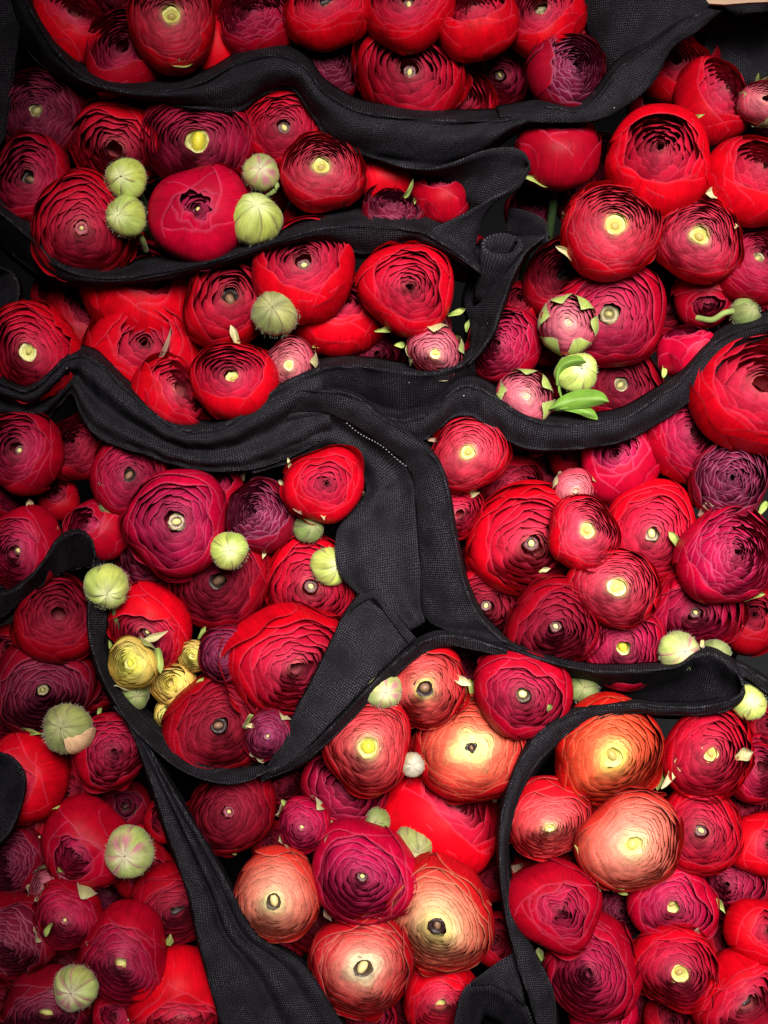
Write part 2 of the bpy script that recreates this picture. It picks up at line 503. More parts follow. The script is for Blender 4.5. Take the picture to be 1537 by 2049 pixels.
def build_flower(i, row):
    cx, cy, r, ex, ey, typ, pal, d, eye, label, opt = row
    rng = np.random.default_rng(1000 + i * 7 + opt.get('seed', 0))
    T = dict(TYPES[typ]); T.update(opt.get('t', {}))
    P = PAL[pal]
    if pal in 'AVBXO':
        T.update(q=.38, hq=.77, lift=.038, n=80)
        T['th0'] = opt.get('t', {}).get('th0', 27)
    if typ == 'T' and pal not in 'AVBXO' and eye in 'yYpdh' and 'th0' not in opt.get('t', {}):
        T['th0'] = {'y': 36, 'Y': 40, 'p': 42, 'd': 38, 'h': 34}[eye] * (opt.get('es', 1.0) ** .7)
    R = r * scale_at(d) / 1.02
    tx, ty = (ex - cx) / r / 0.72, -(ey - cy) / r / 0.72
    L = math.hypot(tx, ty)
    if L > 0.93:
        tx, ty = tx * 0.93 / L, ty * 0.93 / L
        L = 0.93
    ax = (tx, ty, math.sqrt(1 - min(L, .93) ** 2))
    rot = basis(ax, opt.get('roll', rng.uniform(0, 6.283)))
    loc = W(cx, cy, d) - rot @ Vector((0, 0, R * 0.10))
    small = r < 62
    root = empty('ranunculus_flower', loc, rot, label, 'flower', opt.get('group', 'ranunculus flowers in the sleeves'))
    H, Hb = R * T['h'], R * 0.80
    ih = T.get('ih', 1.0)
    n = T['n'] if r > 60 else int(T['n'] * 0.62)
    if label.startswith('deep shaded'):
        n = int(T['n'] * .45)
    bag = Bag()
    wa = np.array([rng.uniform(.03, .085), rng.uniform(.02, .06), rng.uniform(.005, .03)]) * opt.get('warp', 1.0)
    wp = rng.uniform(0, 6.28, 3)
    spoly = opt.get('star', 0)

    def warp(v):
        ph_ = np.arctan2(v[:, 1], v[:, 0])
        f_ = 1 + wa[0] * np.cos(2 * ph_ + wp[0]) + wa[1] * np.cos(3 * ph_ + wp[1]) + wa[2] * np.cos(5 * ph_ + wp[2])
        if spoly:
            f_ = f_ + .05 * (np.abs(np.cos(spoly * .5 * (ph_ - sph))) - .6)
        v[:, 0] *= f_
        v[:, 1] *= f_
        v[:, 2] *= 1 + wa[1] * np.cos(2 * ph_ + wp[2])
        return v
    sph = opt.get('sph', rng.uniform(0, 6.28))
    ga = 2.39996 + rng.uniform(-.08, .08)
    ph = rng.uniform(0, 6.28)
    hue = rng.uniform(.92, 1.08, 3)
    for k in range(n):
        t = k / (n - 1)
        Rk = R * ih * (T['q'] + (.985 - T['q']) * t)
        Hk = H * ih * (T['hq'] + (.985 - T['hq']) * t)
        th = rad(T['th0'] + (T['th1'] - T['th0']) * t ** 0.92 + rng.uniform(-1.8, 1.8))
        phi = ph + k * ga
        w = rad(rng.uniform(*T['w']))
        cv = T['curve']
        if k < 9:
            w, cv = max(w, rad(78)), 12
        vis = rad(62)
        col = ramp(P['inner'], t) * hue * rng.uniform(.80, 1.18)
        rimc = np.array(P['rim']) * rng.uniform(.75, 1.1)
        rimc = np.maximum(rimc, col * 1.15) if t < .5 else rimc
        sv = shell(rng, Rk, Hk, Hb, th, min(th + vis, rad(120)), phi, w, rad(cv), rad(T['wav']), T['lift'],
                   11, 8, col, rimc, T.get('rw', .03), decay=rad(T.get('dec', 6)), rs=T.get('rs', .55), star=opt.get('star', 0), star_amp=rad(opt.get('sa', 7)) * min(1, t * 2.2 + .25), star_ph=sph)
        bag.add(warp(sv[0]), *sv[1:])
    # the heart of the flower, closing the cup
    hz = np.array([(.62, -.02), (.55, -.16), (.35, -.26), (.01, -.30)]) * R
    hv_, hf_, hc_, hu_ = lathe(hz, [np.array(P['inner'][-1][1]) * .8] * 4, 14)
    bag.add(hv_, hf_, hc_, hu_)
    ip = link('inner_petals', bag.mesh('inner_petals', MAT_PETAL), root)
    ip['kind'] = 'stuff'
    no = T['no'] if r > 60 else max(5, T['no'] - 4)
    for k in range(no):
        t = k / max(1, no - 1)
        lo, hi = T['oth']
        th = lo + (hi - lo) * (0.25 * rng.random() + 0.75 * t)
        Rk = R * (T['oR'][0] + (T['oR'][1] - T['oR'][0]) * t)
        Hk = H * (1 + T['oh']) * (1.0 + .05 * t)
        phi = ph + 1.0 + k * 2.39996 + rng.uniform(-.2, .2)
        col = np.array(P['outer']) * (0.6 + .4 * t) + ramp(P['inner'], 1.0) * (.4 - .4 * t)
        col = col * hue * rng.uniform(.85, 1.12)
        v, f, c, u = shell(rng, Rk, Hk, Hb * (1 + .04 * t), rad(th), rad(158), phi, rad(rng.uniform(*T['ow'])), rad(T['ocurve']),
                           rad(T['wav'] * 1.3), T['lift'] * .8, 17, 11, col, np.array(P['rim']) * .85, 0.032,
                           crease=0.012, flare=opt.get('flare', 0.0) * t)
        link('petal', make_mesh('petal', warp(v), f, MAT_PETAL, c, u), root)
    if r > 56:
        for k in range(int(rng.integers(2, 5)) + (1 if typ == 'L' else 0)):
            col = np.array(P['outer']) * hue * rng.uniform(.8, 1.15)
            v, f, c, u = shell(rng, R * rng.uniform(1.04, 1.10), H * rng.uniform(.96, 1.08), Hb, rad(rng.uniform(52, 86)), rad(158),
                               rng.uniform(0, 6.28), rad(rng.uniform(28, 50)), rad(rng.uniform(18, 36)), rad(3.5), .04, 19, 12, col,
                               np.array(P['rim']) * .8, .03, crease=.035, flare=rng.uniform(0, .07), power=rng.uniform(2.8, 4), rs=.5)
            link('petal', make_mesh('petal', warp(v), f, MAT_PETAL, c, u), root)
    for (ang, oth, w, sc, fl) in opt.get('big', []):
        # a large guard petal standing away from the head; ang measured in the view, 0 = toward the viewer's east, anticlockwise
        dirw = CAMROT @ Vector((math.cos(rad(ang)), math.sin(rad(ang)), 0))
        dl = rot.transposed() @ dirw
        phi = math.atan2(dl.y, dl.x)
        col = np.array(P['outer']) * hue * rng.uniform(.95, 1.1)
        v, f, c, u = shell(rng, R * sc, H * sc * 1.06, Hb * 1.04, rad(oth), rad(158), phi, rad(w), rad(22), rad(3), .03,
                           21, 13, col, np.array(P['rim']) * .8, 0.03, crease=0.02, flare=fl)
        link('petal', make_mesh('petal', warp(v), f, MAT_PETAL, c, u), root)
    # eye
    if eye != 'n':
        E = dict(EYE[eye])
        if eye == 'b' and typ == 'T':
            E['size'] = .17 if 'q' in opt.get('t', {}) or r < 60 else .16
            E['ring'] = np.array(P['inner'][0][1]) * .9
            E['disc'] = np.array(P['inner'][0][1]) * .6
        if opt.get('lightring'):
            E['ring'] = (.46, .34, .2)
        es = E['size'] * opt.get('es', 1.0) * R * (1.18 if eye in 'yYpdg' else 1.0)
        z0 = H * ih * T['hq'] * math.cos(rad(T['th0'])) ** .66 - es * (0.42 if typ == 'T' else 1.2)
        disc, ring, bead = E['disc'], E['ring'], E['bead']
        if eye in 'dh':
            prof = [(1.15, -1.0), (1.12, .0), (.98, .22), (.80, .24), (.62, .08), (.5, -.15), (.25, -.3), (.01, -.3)]
            cl = [ring] * 5 + [disc] * 3
            bmp = .16
        elif eye == 'b':
            prof = [(1.1, -.8), (1.0, -.1), (.8, 0), (.55, -.12), (.3, -.2), (.01, -.2)]
            cl = [ring, ring, ring, disc, disc, disc]
            bmp = .15
        else:
            prof = [(1.3, -1.0), (1.22, -.1), (1.0, .12), (.78, .10), (.60, -.10), (.42, -.22), (.2, -.24), (.01, -.24)]
            cl = [ring, ring, ring, ring, disc, disc, disc, disc]
            bmp = .15
        v, f, c, u = lathe(np.array(prof) * es, cl, 16, bmp, rng)
        v[:, 2] += z0
        fc = link('flower_center', make_mesh('flower_center', v, f, MAT_CENTER, c, u), root)
        bs = es * ((.36 if typ == 'T' and eye == 'b' else .50) if eye in 'dhb' else .44) * opt.get('bs', 1.0)
        if eye == 'Y':
            bs = es * .6
        a = np.linspace(0, math.pi * .5, 6)[::-1]
        prof = [(math.sin(q) * bs, math.cos(q) * bs) for q in a] + []
        prof[-1] = (0.01 * bs, bs)
        v, f, c, u = lathe(prof, [bead] * 6, 12, .04, rng, rng.uniform(.95, 1.35), rng.uniform(.75, 1.0))
        v[:, 2] += z0 - es * .22
        link('bead', make_mesh('bead', v, f, MAT_CENTER, c, u), fc)
    # green sepals of a half-open bud
    ns = opt.get('sep', 0)
    for k in range(ns):
        if opt.get('sepwide'):
            add_sepal(rng, root, R, H, Hb, ph + k * 6.283 / ns + rng.uniform(-.2, .2), rng.uniform(30, 48), rng.uniform(26, 34), .05, 0, 2.6)
        else:
            add_sepal(rng, root, R, H, Hb, ph + k * 6.283 / ns + rng.uniform(-.2, .2), rng.uniform(38, 62), rng.uniform(20, 30), .08, k % 2, 1.8)
    link('stem', stem_mesh(rot, R, Hb), root)
    ALL.append((cx, cy, r, root, R, H, Hb, rot, rng))
    return root


def build_bud(i, row):
    cx, cy, r, ex, ey, d, tone, label, opt = row
    rng = np.random.default_rng(5000 + i * 11)
    R = r * scale_at(d) * .96
    tx, ty = (ex - cx) / r / 0.9, -(ey - cy) / r / 0.9
    L = min(.9, math.hypot(tx, ty))
    ax = (tx, ty, math.sqrt(1 - L * L))
    rot = basis(ax, rng.uniform(0, 6.28))
    loc = W(cx, cy, d)
    root = empty('ranunculus_bud', loc, rot, label, 'flower bud', 'closed green buds among the flowers')
    tones = {
        'g': ((.43, .49, .10), (.72, .72, .36), (.14, .07, .06)),
        'p': ((.36, .40, .12), (.60, .52, .34), (.34, .09, .13)),
        'o': ((.26, .27, .09), (.36, .34, .16), (.13, .08, .06)),
        'd': ((.16, .20, .06), (.28, .28, .12), (.12, .08, .06)),
        't': ((.38, .34, .24), (.52, .46, .36), (.30, .20, .16)),
    }
    body, tip, seam = tones[tone]
    ns = opt.get('ns', 5 + i % 2)
    Hh = R * .96
    dent = rng.uniform(0, 6.28, 4)
    for k in range(ns):
        phi = k * 2 * math.pi / ns + rng.uniform(-.14, .14)
        w = math.pi / ns * rng.uniform(1.25, 1.5)
        nu, nv = 15, 15
        u = np.linspace(-1, 1, nu)[None, :]
        s = np.linspace(0, 1, nv)[:, None]
        t0 = rad(rng.uniform(.2, 2.0))
        th = t0 + (rad(142) - t0) * s + rad(6) * np.abs(u) ** 3 * (1 - s) ** 2
        ph = phi + u * w + .18 * np.sin(2.2 * th) * rng.uniform(.3, 1)
        side = 1 if k % 2 else -1
        rr = R * (0.955 - .05 * np.abs(u) ** 3 + .022 * side * u + .018 * (k % 3) + .025 * np.sin(3 * th + k) + .016 * np.sin(6 * u + 3 * th + k * 2)
                  + .03 * np.exp(-(u / .12) ** 2) * np.exp(-s * 1.5) + .06 * np.sin(ph + dent[0]) * np.sin(2 * th + dent[1]) + .03 * np.sin(3 * ph + dent[2]) * np.sin(th))
        dip = 1 - .12 * np.exp(-(th / rad(18)) ** 2)
        v = np.stack([rr * np.sin(th) * np.cos(ph), rr * np.sin(th) * np.sin(ph), Hh * rr / R * np.cos(th) * dip], -1).reshape(-1, 3)
        e = (np.abs(u) ** 8) * np.ones_like(s)
        tpw = np.exp(-(th / rad(24)) ** 2)
        b = np.array(body) * rng.uniform(.75, 1.15) * np.array([rng.uniform(.9, 1.1), 1, rng.uniform(.8, 1.1)])
        c = b[None, None, :] * (1 - tpw[..., None]) + np.array(tip)[None, None, :] * tpw[..., None]
        mid = (np.exp(-(u / .10) ** 2) * np.exp(-s * 2.0))[..., None] * .18
        c = c * (1 - mid) + np.array(tip)[None, None, :] * mid
        ew = np.clip(e * 1.1 * (1 - .5 * tpw), 0, 1)[..., None]
        c = c * (1 - ew) + np.array(seam)[None, None, :] * ew
        if tone == 'p':
            blush = (np.clip(np.sin(2.2 * u + k) * np.sin(2.4 * th), 0, 1) ** 2)[..., None] * .85
            c = c * (1 - blush) + np.array((.50, .11, .20))[None, None, :] * blush
        uv = np.stack([np.broadcast_to(ph * .6, th.shape), th], -1).reshape(-1, 2)
        link('sepal', make_mesh('sepal', v, grid_faces(nv, nu), MAT_SEPAL, c.reshape(-1, 3), uv), root)
    # downy hair
    nh = opt.get('hair', 420)
    th = np.arccos(rng.uniform(-.75, 1, nh)); ph = rng.uniform(0, 6.28, nh)
    nrm = np.stack([np.sin(th) * np.cos(ph), np.sin(th) * np.sin(ph), np.cos(th)], -1)
    tan = np.stack([-np.sin(ph), np.cos(ph), 0 * ph], -1)
    tip_ = nrm * R * rng.uniform(1.0, 1.075, (nh, 1)) + rng.normal(0, .022, (nh, 3)) * R
    b0 = nrm * R * .95
    wd = .00004
    v = np.stack([b0 - tan * wd, b0 + tan * wd, tip_], 1).reshape(-1, 3)
    h = link('fuzz', make_mesh('fuzz', v, np.arange(nh * 3).reshape(-1, 3), MAT_HAIR, smooth=False), root)
    h['kind'] = 'stuff'
    link('stem', stem_mesh(rot, R, R * .9), root)
    ALL.append((cx, cy, r, root, R, Hh, R * .9, rot, rng))


# ------------------------------------------------------------------ fabric
def cr(p, n):
    """Catmull-Rom through the rows of p (k, m): n samples per span."""
    p = np.asarray(p, dtype=float)
    k = len(p)
    P0 = np.concatenate([[2 * p[0] - p[1]], p, [2 * p[-1] - p[-2]]])
    out = []
    for i in range(k - 1):
        t = np.linspace(0, 1, n, endpoint=False)[:, None]
        a, b, c, d = P0[i], P0[i + 1], P0[i + 2], P0[i + 3]
        out.append(.5 * ((2 * b) + (c - a) * t + (2 * a - 5 * b + 4 * c - d) * t ** 2 + (3 * b - a - 3 * c + d) * t ** 3))
    out.append(p[-1:])
    return np.concatenate(out)


def fabric_mesh(name, rows, nseg=7, mseg=4, wr=1.0, seed=0):
    """rows: list of polylines [(x, y, d mm)...], all with the same number of points."""
    rng = np.random.default_rng(seed + 77)
    R = np.array([cr(r, nseg) for r in rows])            # rows, samples, 3
    G = np.array([cr(R[:, j], mseg) for j in range(R.shape[1])])   # samples, cross, 3
    ns, nc = G.shape[:2]
    # gentle wrinkles
    a = np.arange(ns)[:, None] / nseg
    b = np.arange(nc)[None, :] / mseg
    wv = sum(np.sin(a * rng.uniform(.6, 2.2) + b * rng.uniform(-1.5, 1.5) + rng.uniform(0, 6)) for _ in range(4)) / 4
    w2 = sum(np.sin(a * rng.uniform(3, 6.5) + b * rng.uniform(-3, 3) + rng.uniform(0, 6)) for _ in range(4)) / 4
    G[..., 2] += (wv * 1.5 + w2 * .7) * wr
    G[..., 1] += w2 * 1.2 * wr
    v = np.array([W(g[0], g[1], g[2] * .001) for g in G.reshape(-1, 3)])
    V = v.reshape(ns, nc, 3)
    du = np.zeros((ns, nc)); dv = np.zeros((ns, nc))
    du[1:] = np.cumsum(np.linalg.norm(V[1:] - V[:-1], axis=2), 0)
    du[:] = du.mean(1, keepdims=True)
    dv[:, 1:] = np.cumsum(np.linalg.norm(V[:, 1:] - V[:, :-1], axis=2), 1)
    uv = np.stack([du, dv], -1).reshape(-1, 2) / 0.00125
    return make_mesh(name, v, grid_faces(ns, nc), MAT_FABRIC, None, uv)


def offset(row, dx, dy, dd):
    return [(p[0] + dx, p[1] + dy, p[2] + dd) for p in row]


def dep(pts, d):
    if isinstance(d, (int, float)):
        return [(x, y, d) for x, y in pts]
    n = len(pts)
    xs = np.linspace(0, 1, len(d))
    return [(x, y, float(np.interp(i / (n - 1), xs, d))) for i, (x, y) in enumerate(pts)]


SLEEVES = {}
FAB_PTS = []


def sleeve(key, label):
    o = bpy.data.objects.new('fabric_sleeve', None)
    o.empty_display_size = 0.01
    COL.objects.link(o)
    o.location = (0, 0, 0)
    o['label'] = label
    o['category'] = 'fabric'
    o['group'] = 'black fabric sleeves around the bunches'
    SLEEVES[key] = o
    return o


def panel(key, A, B, dA, dB, mid=(), inn=None, out=None, name='panel', thick=0.0011, wr=1.0):
    A = dep(A, dA); B = dep(B, dB)
    assert len(A) == len(B), (key, len(A), len(B))
    rows = []
    FAB_PTS.extend([(a[0] * (1 - q) + b[0] * q, a[1] * (1 - q) + b[1] * q) for a, b in zip(A, B) for q in (0, .33, .67, 1)])
    if inn:
        rows.append(offset(A, *inn))
        rows.append(offset(A, inn[0] * .08, inn[1] * .08, inn[2] * .10))
    rows.append(A)
    if inn:
        rows.append([(a[0] * .9 + b[0] * .1, a[1] * .9 + b[1] * .1, a[2] * .9 + b[2] * .1) for a, b in zip(A, B)])
    for fr, dd in mid:
        rows.append([(a[0] * (1 - fr) + b[0] * fr, a[1] * (1 - fr) + b[1] * fr, dd + a[2] * (1 - fr) + b[2] * fr) for a, b in zip(A, B)])
    if out:
        rows.append([(a[0] * .1 + b[0] * .9, a[1] * .1 + b[1] * .9, a[2] * .1 + b[2] * .9) for a, b in zip(A, B)])
    rows.append(B)
    if out:
        rows.append(offset(B, out[0] * .06, out[1] * .06, out[2] * .08))
        rows.append(offset(B, *out))
    me = fabric_mesh(name, rows, seed=len(bpy.data.meshes), wr=wr)
    o = link(name, me, SLEEVES[key])
    s = o.modifiers.new('thickness', 'SOLIDIFY')
    s.thickness = thick
    s.offset = 0
    return o

# ------------------------------------------------------------------ ground under the bunches
gv = [(-2, -2, 0), (2, -2, 0), (2, 2, 0), (-2, 2, 0)]
g = link('ground', make_mesh('ground', np.array(gv), np.array([[0, 1, 2, 3]]), MAT_GROUND, smooth=False))
g['kind'] = 'structure'

# ------------------------------------------------------------------ fabric sleeves
sleeve('top', 'black fabric sleeve wrapped round the topmost bunch with wavy folded rim')
panel('top',
      [(30, -40), (62, 20), (98, 82), (130, 122), (165, 152), (230, 178), (330, 182), (410, 162), (480, 124), (560, 111), (612, 137), (650, 185), (720, 222), (830, 238), (940, 242), (1000, 240), (1040, 236), (1065, 232)],
      [(0, -10), (30, 60), (72, 120), (112, 150), (158, 168), (228, 188), (320, 205), (410, 218), (478, 221), (532, 186), (585, 178), (628, 235), (668, 288), (755, 318), (842, 337), (940, 318), (1010, 276), (1050, 246)],
      [4, 10, 16, 20, 22, 22, 20, 18], [-30, -20, 0, 8, 4, 6, 4, 6, 12],
      mid=[(.4, 5), (.75, 3)], inn=(4, -22, -26), out=(0, 8, -45))
panel('top',
      [(1000, 229), (1070, 215), (1110, 216), (1157, 222), (1196, 196), (1238, 140), (1307, 90), (1363, 48), (1418, 18)],
      [(1000, 236), (1060, 243), (1120, 246), (1189, 241), (1250, 214), (1304, 168), (1345, 98), (1395, 62), (1444, 22)],
      [16, 22, 24, 24, 22, 18], [18, 22, 22, 20, 16], inn=(-8, -14, -18), mid=[(.5, 1.5)])
panel('top',
      [(1155, -30), (1230, -40), (1310, -40), (1385, -30), (1420, 10)],
      [(1180, 85), (1215, 138), (1260, 122), (1320, 85), (1412, 28)],
      [2, 10, 16, 20], [-14, 0, 10, 16], name='back_panel', wr=.6)

sleeve('second', 'black fabric sleeve looping to a rounded lobe and pointed fold beneath the topmost bunch')
panel('second',
      [(735, 310), (790, 328), (842, 338), (897, 330), (959, 305), (1013, 295), (1045, 303), (1060, 326)],
      [(735, 322), (790, 345), (840, 360), (888, 385), (930, 402), (966, 408), (1012, 386), (1058, 342)],
      [6, 16, 22, 24, 24], [-10, -14, -12, -2, 14, 22], mid=[(.5, -5)])
panel('second',
      [(1060, 328), (1024, 374), (978, 400), (925, 430), (862, 464), (898, 492), (957, 538)],
      [(1062, 338), (1036, 377), (990, 404), (967, 438), (954, 478), (951, 508), (964, 546)],
      [24, 22, 18, 16, 16], [23, 20, 12, 6, 10], name='fold', wr=.5)
panel('second',
      [(-25, 408), (0, 425), (65, 480), (120, 533), (200, 556), (320, 545), (450, 515), (563, 480), (647, 457), (730, 452), (813, 459), (860, 472), (920, 510), (962, 543)],
      [(-40, 440), (-15, 470), (40, 520), (100, 560), (195, 570), (322, 557), (455, 525), (568, 489), (655, 482), (730, 508), (810, 483), (857, 493), (922, 524), (963, 548)],
      [6, 12, 18, 20, 20, 20], [-40, -20, 10, 14, 4, 10, 18], inn=(14, -34, -26), out=(-4, 8, -45), mid=[(.5, 2)])

sleeve('third', 'black fabric sleeve with wide wavy rim cupping the bright red bunch above the stitched seam')
panel('third',
      [(960, 478), (952, 520), (932, 572), (925, 610), (938, 650), (942, 690), (933, 724)],
      [(1095, 470), (1052, 505), (1022, 560), (1005, 608), (985, 668), (957, 708), (938, 730)],
      [-14, -16, -18, -14, 8], [16, 20, 22, 22, 18], mid=[(.5, -2)], out=(6, 4, -40))
def ring(cx_, cy_, rx_, ry_):
    return [(cx_ + rx_ * math.cos(a), cy_ + ry_ * math.sin(a)) for a in np.linspace(-.5, 5.5, 12)]


panel('third', ring(1006, 490, 40, 23), ring(962, 602, 13, 9), 24, -4, name='curled_fold', wr=.3)
panel('third', ring(1005, 490, 38, 21), ring(1000, 496, 20, 10), 23, -40, name='curled_fold', wr=.2)
panel('third',
      [(1020, 415), (1060, 425), (1092, 445), (1096, 482)],
      [(1010, 470), (1030, 480), (1060, 488), (1090, 488)], [-10, 0, 10, 20], [-20, -20, 0, 18], name='fold', wr=.3)
panel('third',
      [(-25, 752), (32, 778), (64, 778), (100, 748), (132, 719), (159, 712), (187, 719), (219, 744), (255, 780), (300, 821), (346, 853), (387, 862), (433, 858), (474, 837), (519, 803), (574, 767), (640, 738)],
      [(-25, 830), (40, 843), (85, 842), (112, 818), (135, 792), (148, 790), (168, 840), (198, 874), (240, 893), (290, 908), (341, 926), (390, 938), (440, 942), (500, 938), (560, 922), (612, 898), (668, 868)],
      [16, 18, 22, 22, 20, 20, 20], [-18, -12, 8, 12, 10, 6, 2, 4], mid=[(.28, 4), (.5, -4), (.75, 4)], inn=(2, -20, -24), out=(0, 6, -45))
panel('third',
      [(610, 752), (655, 736), (700, 733), (751, 737), (819, 748), (868, 747), (917, 734), (947, 712)],
      [(650, 800), (690, 810), (725, 825), (765, 848), (815, 862), (860, 848), (905, 810), (955, 765)],
      [14, 16, 16, 16, 18], [-6, -16, -22, -22, -14], mid=[(.45, 3)], inn=(0, -20, -24))

sleeve('fourth', 'black fabric sleeve whose smooth hem sweeps up under the pale green leaf')
panel('fourth',
      [(735, 818), (770, 835), (809, 840), (848, 832), (881, 808), (900, 788), (926, 773), (952, 775), (985, 791), (1030, 824), (1079, 845), (1140, 851), (1188, 848), (1248, 836), (1308, 801), (1358, 766), (1408, 705), (1458, 670), (1550, 640)],
      [(765, 858), (800, 872), (824, 884), (848, 880), (872, 862), (900, 838), (925, 830), (950, 834), (985, 856), (1025, 885), (1070, 898), (1140, 898), (1188, 893), (1248, 881), (1310, 850), (1365, 813), (1414, 770), (1466, 704), (1550, 666)],
      [14, 18, 22, 22, 22, 22, 20, 16], [4, 6, 12, 12, 12, 12, 10, 4], inn=(0, -22, -24), out=(0, 8, -50), mid=[(.5, 2)])

sleeve('fifth', 'tall black fabric sleeve with stitched seam folding down between the middle bunches')
crease = [(530, 842), (593, 826), (658, 826), (710, 852), (760, 886), (818, 935), (830, 970), (836, 1035), (841, 1108), (842, 1181), (850, 1245)]
panel('fifth',
      [(500, 822), (575, 787), (640, 782), (702, 790), (760, 830), (830, 878), (862, 907), (884, 940), (897, 990), (906, 1050), (917, 1115), (934, 1181), (960, 1235), (1000, 1276), (1045, 1300)],
      [(500, 860), (585, 826), (645, 823), (690, 840), (735, 868), (790, 908), (815, 930), (830, 965), (834, 1010), (837, 1060), (841, 1115), (843, 1175), (850, 1232), (900, 1262), (1030, 1306)],
      [18, 22, 24, 26, 26, 26, 24, 20], [8, 12, 14, 14, 12, 8, 6, 14], mid=[(.5, 2), (.9, 1)], inn=(6, -10, -40))
panel('fifth', crease,
      [(505, 945), (570, 928), (632, 905), (690, 912), (726, 950), (733, 985), (708, 1015), (676, 1065), (679, 1140), (715, 1184), (812, 1264)],
      [10, 12, 12, 8, 4], [0, -4, -10, 0, 6, 4], mid=[(.3, -3), (.65, 3)], out=(-6, 4, -40), name='side_panel')
panel('fifth',
      [(722, 1188), (690, 1232), (658, 1297), (637, 1340), (605, 1400), (572, 1465), (533, 1540)],
      [(832, 1275), (800, 1306), (757, 1347), (714, 1392), (662, 1447), (602, 1508), (545, 1550)],
      [18, 16, 14, 14], [18, 20, 22, 20], mid=[(.5, 1)], inn=(-10, 4, -40), name='flap', wr=.5)
panel('fifth', [(718, 1196), (735, 1186), (752, 1180), (764, 1190), (784, 1217), (806, 1247), (832, 1276)],
      [(700, 1222), (722, 1206), (745, 1197), (757, 1206), (775, 1232), (795, 1260), (818, 1290)], 21, 20, name='flap_edge', wr=.2)
st = []
sf = []
nst = 24
for k in range(nst):
    f = k / (nst - 1)
    p = W(693 + (822 - 693) * f, 846 + (936 - 846) * f + 3 * math.sin(f * 9), (.0145 - .001 * f))
    q = W(693 + (822 - 693) * (f + .022), 846 + (936 - 846) * (f + .022) + 3 * math.sin(f * 9), (.0145 - .001 * f))
    t = (q - p); tl = t.length; t.normalize()
    nn = CAMROT @ Vector((0, 0, 1)); s_ = t.cross(nn)
    b0 = len(st)
    for (a, hh) in ((0, .0), (.5, .0007), (1, 0)):
        for sd in (-1, 1):
            st.append(p + t * tl * a + s_ * sd * .0002 * (1 if a == .5 else .6) + nn * hh)
    sf += [[b0, b0 + 1, b0 + 3, b0 + 2], [b0 + 2, b0 + 3, b0 + 5, b0 + 4]]
so = link('stitching', make_mesh('stitching', np.array(st), np.array(sf), MAT_THREAD), SLEEVES['fifth'])
so['kind'] = 'stuff'

sleeve('sixth', 'thin curved black fabric rim round the bunch with small yellow flowers')
panel('sixth',
      [(190, 1112), (181, 1160), (178, 1223), (180, 1274), (194, 1329), (213, 1372), (233, 1407), (264, 1454), (303, 1493), (350, 1532), (397, 1555), (443, 1567), (490, 1563), (535, 1543)],
      [(205, 1125), (210, 1165), (213, 1223), (209, 1274), (213, 1321), (229, 1364), (256, 1403), (287, 1438), (326, 1473), (373, 1512), (412, 1534), (451, 1541), (490, 1541), (527, 1532)],
      [14, 16, 18, 20, 22, 22, 22], [2, 4, 6, 8, 10, 14], out=(16, -16, -36), inn=(-8, 4, -60))
panel('sixth',
      [(520, 1550), (600, 1512), (680, 1440), (740, 1375), (800, 1318), (850, 1283), (900, 1272), (950, 1282), (1015, 1303)],
      [(524, 1562), (608, 1524), (690, 1452), (750, 1390), (808, 1336), (850, 1304), (900, 1291), (950, 1299), (1015, 1314)],
      [20, 22, 22, 22, 20], [14, 14, 14, 16, 16], inn=(-4, -12, -16), out=(4, 8, -50))

sleeve('seventh', 'black fabric sleeve ending in a rounded lobe and sweeping round the peach flower bunch')
panel('seventh',
      [(985, 1278), (1037, 1303), (1099, 1324), (1157, 1338), (1215, 1344), (1273, 1342), (1339, 1338), (1368, 1328), (1389, 1313), (1422, 1308), (1456, 1324), (1478, 1348), (1488, 1374)],
      [(990, 1300), (1040, 1325), (1100, 1352), (1150, 1385), (1200, 1408), (1240, 1414), (1290, 1416), (1335, 1416), (1372, 1414), (1402, 1412), (1442, 1404), (1472, 1392), (1487, 1381)],
      [18, 18, 20, 22, 26, 26], [-10, -30, -36, -34, -20, 0, 22], mid=[(.5, -6)], inn=(0, -14, -20))
panel('seventh',
      [(1488, 1372), (1479, 1392), (1447, 1406), (1400, 1415), (1335, 1415), (1273, 1409), (1223, 1412), (1165, 1422), (1115, 1443), (1078, 1469), (1045, 1515), (1022, 1570), (1005, 1630), (1000, 1690), (1003, 1760), (1013, 1830), (1024, 1880), (1040, 1940), (1058, 1990), (1080, 2065)],
      [(1490, 1384), (1481, 1402), (1448, 1423), (1400, 1429), (1335, 1429), (1273, 1426), (1225, 1431), (1180, 1443), (1140, 1464), (1100, 1500), (1062, 1545), (1036, 1600), (1019, 1660), (1013, 1710), (1019, 1770), (1034, 1830), (1056, 1880), (1085, 1935), (1107, 1990), (1112, 2065)],
      [24, 24, 22, 22, 22, 22, 20], [18, 16, 16, 16, 16, 14, 10], inn=(-6, -10, -22), out=(8, 8, -50), mid=[(.5, 1.5)])
panel('seventh', [(1448, 1318), (1490, 1335), (1550, 1372)], [(1475, 1344), (1505, 1362), (1550, 1396)], 14, [16, 8], inn=(0, -6, -30), out=(0, 6, -30), name='fold')

